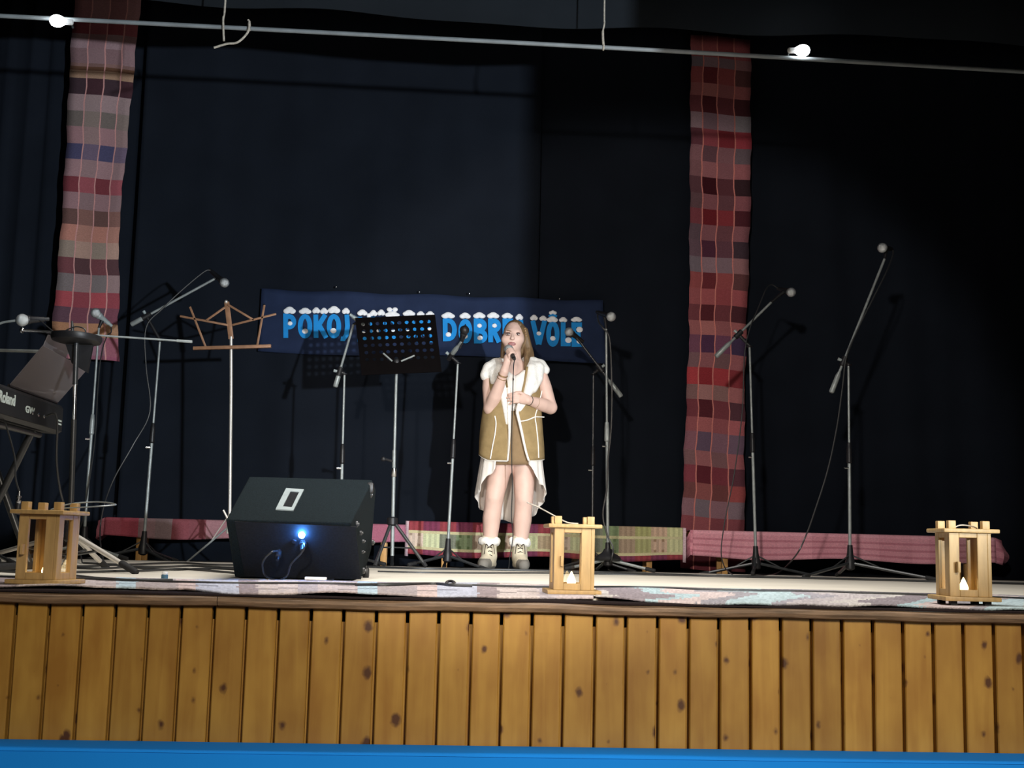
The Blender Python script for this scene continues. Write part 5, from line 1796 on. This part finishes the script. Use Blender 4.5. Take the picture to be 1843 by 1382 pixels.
# right hand around the microphone
mh, mt_ = W(913.5, 634.5, -0.150), W(920.5, 655.5, -0.285)
u_ = (mt_ - mh).normalized()
grip = mh + u_ * 0.078
palm_dir = (wR - grip)
palm_dir = (palm_dir - u_ * palm_dir.dot(u_)).normalized()
e2 = u_.cross(palm_dir)
if e2.x < 0:
    e2 = -e2
pc = grip + palm_dir * 0.034
B.chain([wR, wR.lerp(pc, 0.5), pc], [0.0265, 0.027, 0.026], 0.015)
B.ell(pc + palm_dir * 0.004, (0.030, 0.034, 0.030), 0.015)
for k in range(4):
    off = -0.034 + 0.021 * k
    rr = 0.0245
    pts = []
    for a in (20, 70, 120, 170, 215):
        an = math.radians(a)
        pts.append(grip + u_ * (off + 0.003) + palm_dir * (math.cos(an) * rr) - e2 * (math.sin(an) * rr) * 1.0)
    B.chain(pts, [0.0098, 0.0096, 0.0092, 0.0086, 0.0078], 0.004)
pts = [grip + u_ * (-0.030) + palm_dir * 0.030 + e2 * 0.012]
for a, o_ in ((60, -0.036), (105, -0.044), (150, -0.048)):
    an = math.radians(a)
    pts.append(grip + u_ * o_ + palm_dir * (math.cos(an) * 0.026) + e2 * (math.sin(an) * 0.026))
B.chain(pts, [0.0125, 0.0115, 0.0100, 0.0085], 0.006)
# legs
for hip, kn_, cf, an in (((905, 815, 0.0), (889.5, 896, -0.022), (885, 932, 0.004), (881, 990, 0.025)), ((943, 815, 0.0), (942.5, 900, -0.022), (940.5, 936, 0.004), (936, 992, 0.025))):
    h_, k_, c_2, a_ = W(*hip), W(*kn_), W(*cf), W(*an)
    B.chain([h_, h_.lerp(k_, 0.5), k_, k_.lerp(c_2, 0.55), c_2, c_2.lerp(a_, 0.6), a_], [0.086, 0.075, 0.0635, 0.0605, 0.0625, 0.050, 0.040], 0.03)
    B.ell(W(kn_[0], kn_[1] - 3, kn_[2] - 0.038), (0.026, 0.010, 0.026), 0.03)

lipc = np.array(W(920.2, 622.4, -0.088))
def bodymat(c):
    q = ((c - lipc) / np.array([0.026, 0.02, 0.0125]))
    return ((q ** 2).sum(1) < 1).astype(np.int32)
B.build('body', [M['skin'], M['lips']], sg, 2, bodymat)

# face details
for x, d in ((913.2, -0.083), (930.6, -0.079)):
    c = W(x, 605.0, d)
    e = MB().ball(c, (0.0135, 0.007, 0.0062), 14).build('eye', M['eye_white'], sg)
    MB().ball(c + Vector((-0.0015, -0.0045, -0.0002)), (0.0052, 0.0035, 0.0056), 12).build('iris', M['eye_dark'], e)
    MB().tube([c + Vector((-0.0155, 0.001, 0.001)), c + Vector((-0.006, -0.0055, 0.0060)), c + Vector((0.006, -0.0055, 0.0060)), c + Vector((0.0165, 0.002, 0.002))], [0.0018, 0.0034, 0.0034, 0.0018], 8).build('eyelid', M['eye_dark'], e)
    MB().ball(c + Vector((0, -0.0015, 0.0080)), (0.0170, 0.0062, 0.0070), 12).build('eye_shadow', M['eye_shadow'], e)
    MB().ball(c + Vector((0, -0.001, -0.0065)), (0.0145, 0.0045, 0.0032), 12).build('lower_lid', M['eye_shadow'], e)
for sgn, x0, x1, d in ((-1, 919, 906.5, -0.083), (1, 925.5, 938, -0.079)):
    MB().tube([W(x0, 600.0, d), W((x0 + x1) / 2, 598.2, d + 0.001), W(x1, 600.5, d + 0.022)], [0.0035, 0.0036, 0.0018], 8).build('eyebrow', M['hair'], sg)

# hair
hb0, hb1 = W(885, 690, -0.15), W(972, 565, 0.16)
Hs = SDF((hb0.x, YS - 0.16, hb0.z), (hb1.x, YS + 0.16, hb1.z), 0.0045)
Hs.ell(W(927, 601, 0.022), (0.082, 0.095, 0.1035), 0.02)
Hs.ell(W(931, 620, 0.060), (0.080, 0.060, 0.100), 0.03)
Hs.chain([W(945, 595, -0.012), W(949, 615, 0.012), W(953, 635, 0.02), W(957, 652, 0.03)], [0.020, 0.026, 0.032, 0.026], 0.02)
Hs.chain([W(950, 628, 0.015), W(948, 645, -0.03), W(945, 660, -0.075), W(943, 671, -0.105)], [0.026, 0.021, 0.015, 0.006], 0.015)
Hs.chain([W(908, 605, 0.04), W(906, 630, 0.05), W(904, 644, 0.05)], [0.018, 0.018, 0.012], 0.02)
Hs.ell(W(920.5, 612, -0.085), (0.069, 0.082, 0.123), 0.010, 'sub')
Hs.ell(W(918.5, 640, -0.06), (0.062, 0.070, 0.10), 0.01, 'sub')
for x0, dx in ((935, 3), (941, 4), (930, 2)):
    Hs.cap(W(x0, 584, -0.045), W(x0 + dx * 3, 640, 0.0), 0.004, 0.003, 0.006, 'sub')
ho = Hs.build('hair', M['hair'], sg, 2)
hcp = MB()
for k in range(4):
    hcp.ball(W(944 + k * 0.8, 593 + 4 * k, -0.035 + 0.004 * k), (0.007, 0.008, 0.008), 10)
hcp.build('hair_clip', M['bracelet'], ho)


# clothes: sheets lofted around the body
def ring_pt(cx, y, hw, fr, bk, phi):
    """phi 0 = front (towards the hall), 90 = her left (right in view), 180 = back"""
    a = math.radians(phi)
    s, c = math.sin(a), math.cos(a)
    k = 1.18
    sx_ = math.copysign(abs(s) ** (1 / k), s)
    cx_ = math.copysign(abs(c) ** (1 / k), c)
    p = pt(cx + hw * sx_, y, YS)
    return Vector((p.x, YS - (fr if c > 0 else bk) * cx_, p.z))


def interp(tab, y):
    if y <= tab[0][0]:
        return tab[0][1:]
    for a, b in zip(tab, tab[1:]):
        if y <= b[0]:
            t = (y - a[0]) / (b[0] - a[0])
            return [p + (q_ - p) * t for p, q_ in zip(a[1:], b[1:])]
    return tab[-1][1:]


# bodice and tan underskirt
dress = [(672, 926, 39, 0.118, 0.105), (690, 925, 42, 0.136, 0.110), (704, 925, 41, 0.138, 0.108), (730, 924, 35, 0.108, 0.102), (760, 923, 38, 0.112, 0.112), (800, 922, 45, 0.130, 0.128), (837, 922, 47, 0.135, 0.130)]
def sheet(name, tab, y0, y1, ny, m_, phis, top=None, thick=0.003, wave=0.0, hem=None, parent=sg, smooth_angle=180):
    rows = []
    for j in range(ny + 1):
        r = []
        for ph in phis:
            yb = hem(ph) if hem else y1
            yt = top(ph) if top else y0
            y = yt + (yb - yt) * j / ny
            cx, hw, fr, bk = interp(tab, y)
            f = 1 + wave * math.sin(math.radians(ph) * 11) * (j / ny) + wave * 0.6 * math.sin(math.radians(ph) * 23 + 1) * (j / ny)
            r.append(ring_pt(cx, y, hw * f, fr * f, bk * f, ph))
        rows.append(r)
    o = MB().grid(rows).build(name, m_, parent, angle=smooth_angle)
    return solidify(o, thick)


allp = [-180 + 6 * k for k in range(61)]
neck = lambda ph: 672 + (9 * math.exp(-(ph / 9.0) ** 2) if abs(ph) < 60 else 0) + (2 if abs(abs(ph) - 20) < 8 else 0) * -1
sheet('bodice', dress, 672, 742, 10, M['white_dress'], allp, top=neck)
sheet('underskirt', dress, 738, 837, 10, M['tan_dress'], allp, hem=lambda ph: 836.5 + 1.5 * math.cos(math.radians(ph)))
# white overskirt, short in front and long behind
skirt = [(778, 922, 47, 0.132, 0.130), (815, 921, 53, 0.150, 0.150), (850, 920, 57, 0.165, 0.175), (890, 919.5, 62, 0.175, 0.205), (945, 919, 58, 0.180, 0.225)]
def hemf(ph):
    a = abs(ph)
    if a < 26:
        return 838
    if a < 95:
        return 838 + 62 * ((a - 26) / 69.0) ** 0.8
    return 900 + 38 * min(1, (a - 95) / 60.0)
sheet('overskirt', skirt, 778, 900, 16, M['white_dress'], [28 + 4 * k for k in range(77)], hem=lambda ph: hemf(ph if ph <= 180 else 360 - ph) + 4 * math.sin(math.radians(ph) * 9), wave=0.035)

# vest
vest = [(664, 925, 40, 0.120, 0.110), (680, 924, 46, 0.142, 0.122), (700, 924, 47, 0.150, 0.124), (735, 922, 51, 0.140, 0.130), (770, 921, 55, 0.145, 0.140), (800, 920.5, 57, 0.155, 0.150), (832, 920, 58, 0.162, 0.155)]
def front_phi(xpx, y, side):
    """angle at which the vest's front edge reaches pixel column xpx"""
    cx, hw, fr, bk = interp(vest, y)
    s = max(-0.98, min(0.98, (xpx - cx) / hw))
    return math.degrees(math.asin(math.copysign(abs(s) ** 1.18, s)))
EL = [(664, 906), (690, 911), (720, 914), (745, 915), (780, 914.5), (815, 913), (832, 911)]
ER = [(664, 945), (690, 941), (720, 934), (745, 928), (780, 936), (815, 944), (832, 949)]
rows, rowsU = [], []
ny = 26
for j in range(ny + 1):
    y = 664 + (830 - 664) * j / ny
    yl, yr = y, y
    pl_ = front_phi(interp(EL, y)[0], y, -1)
    pr_ = front_phi(interp(ER, y)[0], y, 1)
    # from her left front edge round the back to her right front edge
    n = 64
    r = []
    for k in range(n + 1):
        ph = pr_ + (360 + pl_ - pr_) * k / n
        phw = ph if ph <= 180 else ph - 360
        dy_ = 0
        if j > ny - 8:
            t = (j - (ny - 8)) / 8.0
            dy_ = t * (-4 + 6 * math.cos(math.radians(phw)) - (8 if phw < -45 else 0) * min(1, (-45 - phw) / 30 if phw < -45 else 0))
        yy = y + dy_
        cx, hw, fr, bk = interp(vest, y)
        f = 1 + 0.012 * math.sin(math.radians(phw) * 7 + y * 0.05)
        r.append(ring_pt(cx, yy, hw * f, fr * f, bk * f, phw))
    rows.append(r)
vo = MB().grid(rows).build('vest', M['suede'], sg, angle=180)
solidify(vo, 0.010, 0)
# fleece edging along both fronts and the hem
edgeL = [r[-1] + Vector((0, -0.006, 0)) for r in rows]
edgeR = [r[0] + Vector((0, -0.006, 0)) for r in rows]
MB().tube(edgeL[6:], [0.014 - 0.008 * k / 20 for k in range(21)], 8).build('edging', M['fleece'], vo)
MB().tube(edgeR[10:], [0.012 - 0.005 * k / 16 for k in range(17)], 8).build('edging', M['fleece'], vo)
MB().tube(rows[-1], 0.0055, 6).build('hem_edging', M['fleece'], vo)


def vest_front(px, y, off=0.010):
    cx, hw, fr, bk = interp(vest, y)
    s = max(-0.97, min(0.97, (px - cx) / hw))
    a = math.asin(math.copysign(abs(s) ** 1.18, s))
    p = pt(px, y, YS)
    return Vector((p.x, YS - fr * math.cos(a) ** (1 / 1.18) - off, p.z))


for path in ([(881, 828), (885, 805), (889, 785), (891, 765), (889, 752)], [(967, 826), (966, 800), (963, 770), (961, 752), (968, 730), (974, 705)], [(933, 762), (945, 760), (961, 753)], [(961, 753), (978, 752)]):
    MB().tube(spline([vest_front(x, y) for x, y in path], 4), 0.0042, 6).build('seam_piping', M['fleece'], vo)


# fleece collar: thick rolled lapels over shoulders and chest, one continuous piece
cb0, cb1 = W(856, 770, -0.25), W(998, 630, 0.16)
Cs = SDF((cb0.x, YS - 0.25, cb0.z), (cb1.x, YS + 0.16, cb1.z), 0.005)
def flat(pts, rs, k=0.02):
    Cs.chain([W(*p) for p in pts], rs, k)
# her right side (left in view): over the shoulder, then a narrowing lapel
flat([(925, 650, 0.10), (905, 648, 0.075), (893, 655, 0.02)], [0.030, 0.034, 0.040])
flat([(893, 655, 0.02), (882, 664, -0.01), (876, 676, -0.02)], [0.040, 0.052, 0.046])
flat([(882, 664, 0.03), (876, 674, 0.03)], [0.050, 0.045])
flat([(893, 657, 0.0), (898, 668, -0.07), (900, 690, -0.115), (906, 715, -0.135), (909, 740, -0.135), (911, 765, -0.140)], [0.040, 0.042, 0.040, 0.030, 0.024, 0.014])
flat([(888, 672, -0.055), (889, 690, -0.085)], [0.036, 0.030])
# her left side
flat([(925, 650, 0.10), (948, 646, 0.075), (958, 652, 0.02)], [0.030, 0.034, 0.038])
flat([(958, 652, 0.02), (972, 658, 0.0), (980, 666, -0.01)], [0.040, 0.046, 0.036])
flat([(972, 660, 0.03), (979, 668, 0.03)], [0.044, 0.034])
flat([(956, 655, 0.0), (955, 668, -0.075), (954, 688, -0.120), (948, 708, -0.132), (940, 728, -0.128), (931, 748, -0.132)], [0.038, 0.044, 0.042, 0.034, 0.024, 0.013])
flat([(968, 664, -0.045), (966, 684, -0.085), (958, 704, -0.115)], [0.042, 0.036, 0.026])
co = Cs.build('fleece_collar', M['fleece'], vo, 2)

# jewellery
def ringband(name, a, b, t, r, th, m_, parent=sg):
    a, b = Vector(a), Vector(b)
    c = a.lerp(b, t)
    ax = (b - a).normalized()
    p = ax.orthogonal().normalized()
    q_ = ax.cross(p)
    pts = [c + (p * math.cos(k * math.pi / 10) + q_ * math.sin(k * math.pi / 10)) * r for k in range(21)]
    return MB().tube(pts, th, 8).build(name, m_, parent)


ringband('bracelet', eR, wR, 0.90, 0.0305, 0.0058, M['bracelet'])
ringband('bracelet', eR, wR, 0.82, 0.0325, 0.0035, M['bracelet'])
ringband('bracelet', eL, wL, 0.92, 0.0315, 0.003, M['dark_thread'])
ringband('bracelet', eL, wL, 0.66, 0.0375, 0.002, M['bracelet'])
MB().ball(W(921.5, 687.5, -0.148), (0.005, 0.004, 0.010), 10).build('pendant', M['dark_thread'], sg)

# boots
for k, (ax_, ay_, toe) in enumerate(((881, 990, (869, 1024)), (936, 990, (940, 1024)))):
    an = W(ax_, ay_, 0.025)
    lo_ = Vector((an.x - 0.13, YS - 0.24, gz - 0.004))
    hi_ = Vector((an.x + 0.13, YS + 0.16, W(ax_, 955).z))
    T = SDF(lo_, hi_, 0.0045)
    hz = gz + 0.055
    ank = Vector((an.x, an.y, gz + 0.10))
    tx = W(toe[0], 1020).x
    toep = Vector((tx, YS - 0.145, gz + 0.042))
    heel = Vector((an.x + (an.x - tx) * 0.25, YS + 0.062, gz + 0.046))
    top_ = W(ax_ - 0.5, 974, 0.018)
    T.chain([top_, ank.lerp(top_, 0.45), ank], [0.058, 0.050, 0.048], 0.02)
    T.chain([heel, ank * 0.4 + toep * 0.6 - Vector((0, 0, 0.02)), toep], [0.042, 0.046, 0.038], 0.03)
    T.cap(ank, toep + Vector((0, 0.05, 0.01)), 0.046, 0.034, 0.03)
    zcut = gz + 0.032
    tz = toep.y + 0.045
    def bootmat(c, zcut=zcut, tz=tz):
        return ((c[:, 2] < zcut) | ((c[:, 1] < tz) & (c[:, 2] < zcut + 0.05))).astype(np.int32)
    T.f = np.maximum(T.f, (gz + 0.002 - T.ax[2])[None, None, :].astype(np.float32))
    bt_ = T.build('boot', [M['boot'], M['boot_sole']], sg, 1, bootmat)
    # fur cuff
    rnd = random.Random(k)
    Fz = SDF(top_ - Vector((0.13, 0.13, 0.07)), top_ + Vector((0.13, 0.13, 0.07)), 0.005)
    for q_ in range(22):
        a = q_ * 2 * math.pi / 22
        c = top_ + Vector((0.056 * math.cos(a), 0.056 * math.sin(a), -0.004 + rnd.uniform(-0.012, 0.012)))
        Fz.ell(c, (0.020 + rnd.uniform(-.003, .004), 0.020, 0.024 + rnd.uniform(-.004, .005)), 0.008)
    Fz.build('fur_cuff', M['fleece'], bt_, 1)
    for s_ in range(3):
        z_ = gz + 0.10 + 0.026 * s_
        fy = an.y - 0.050 - (0.022 if s_ == 0 else 0.004 if s_ == 1 else 0.004)
        MB().tube([(an.x - 0.018, fy, z_), (an.x, fy - 0.006, z_ + 0.008), (an.x + 0.018, fy, z_ + 0.001)], 0.0032, 6).build('lace', M['dark_thread'], bt_)
    for s_ in (-1, 1):
        MB().tube(spline([top_ + Vector((0.006 * s_, -0.060, -0.035)), top_ + Vector((0.022 * s_, -0.082, -0.02)), top_ + Vector((0.030 * s_, -0.084, -0.045)), top_ + Vector((0.034 * s_, -0.076, -0.085))], 5), 0.0032, 6).build('lace', M['dark_thread'], bt_)

# microphone in her hand and its cable
mic = microphone('silver-headed microphone held in the singer\'s raised hand', mh, mt_, group=None)
e_ = mt_ + u_ * 0.0
cable('thin black cable hanging straight down from the singer\'s microphone', [mt_ - u_ * 0.012, mt_ + u_ * 0.012 + Vector((0, 0, -0.01)), W(919.5, 672, -0.292), W(918.6, 720, -0.265), W(917.5, 780, -0.235), W(917.5, 830, -0.215), W(919, 880, -0.19), W(918, 930, -0.16), W(921, 965, -0.14), W(916, 1000, -0.12), Vector((W(912, 1020).x, YS - 0.10, gz + 0.005)), Vector((W(890, 1020).x, YS - 0.22, gz + 0.005)), Vector((W(872, 1020).x, YS - 0.26, gz + 0.005))], 0.0036)

for o in bpy.data.objects:
    if '_org' in o:
        del o['_org']
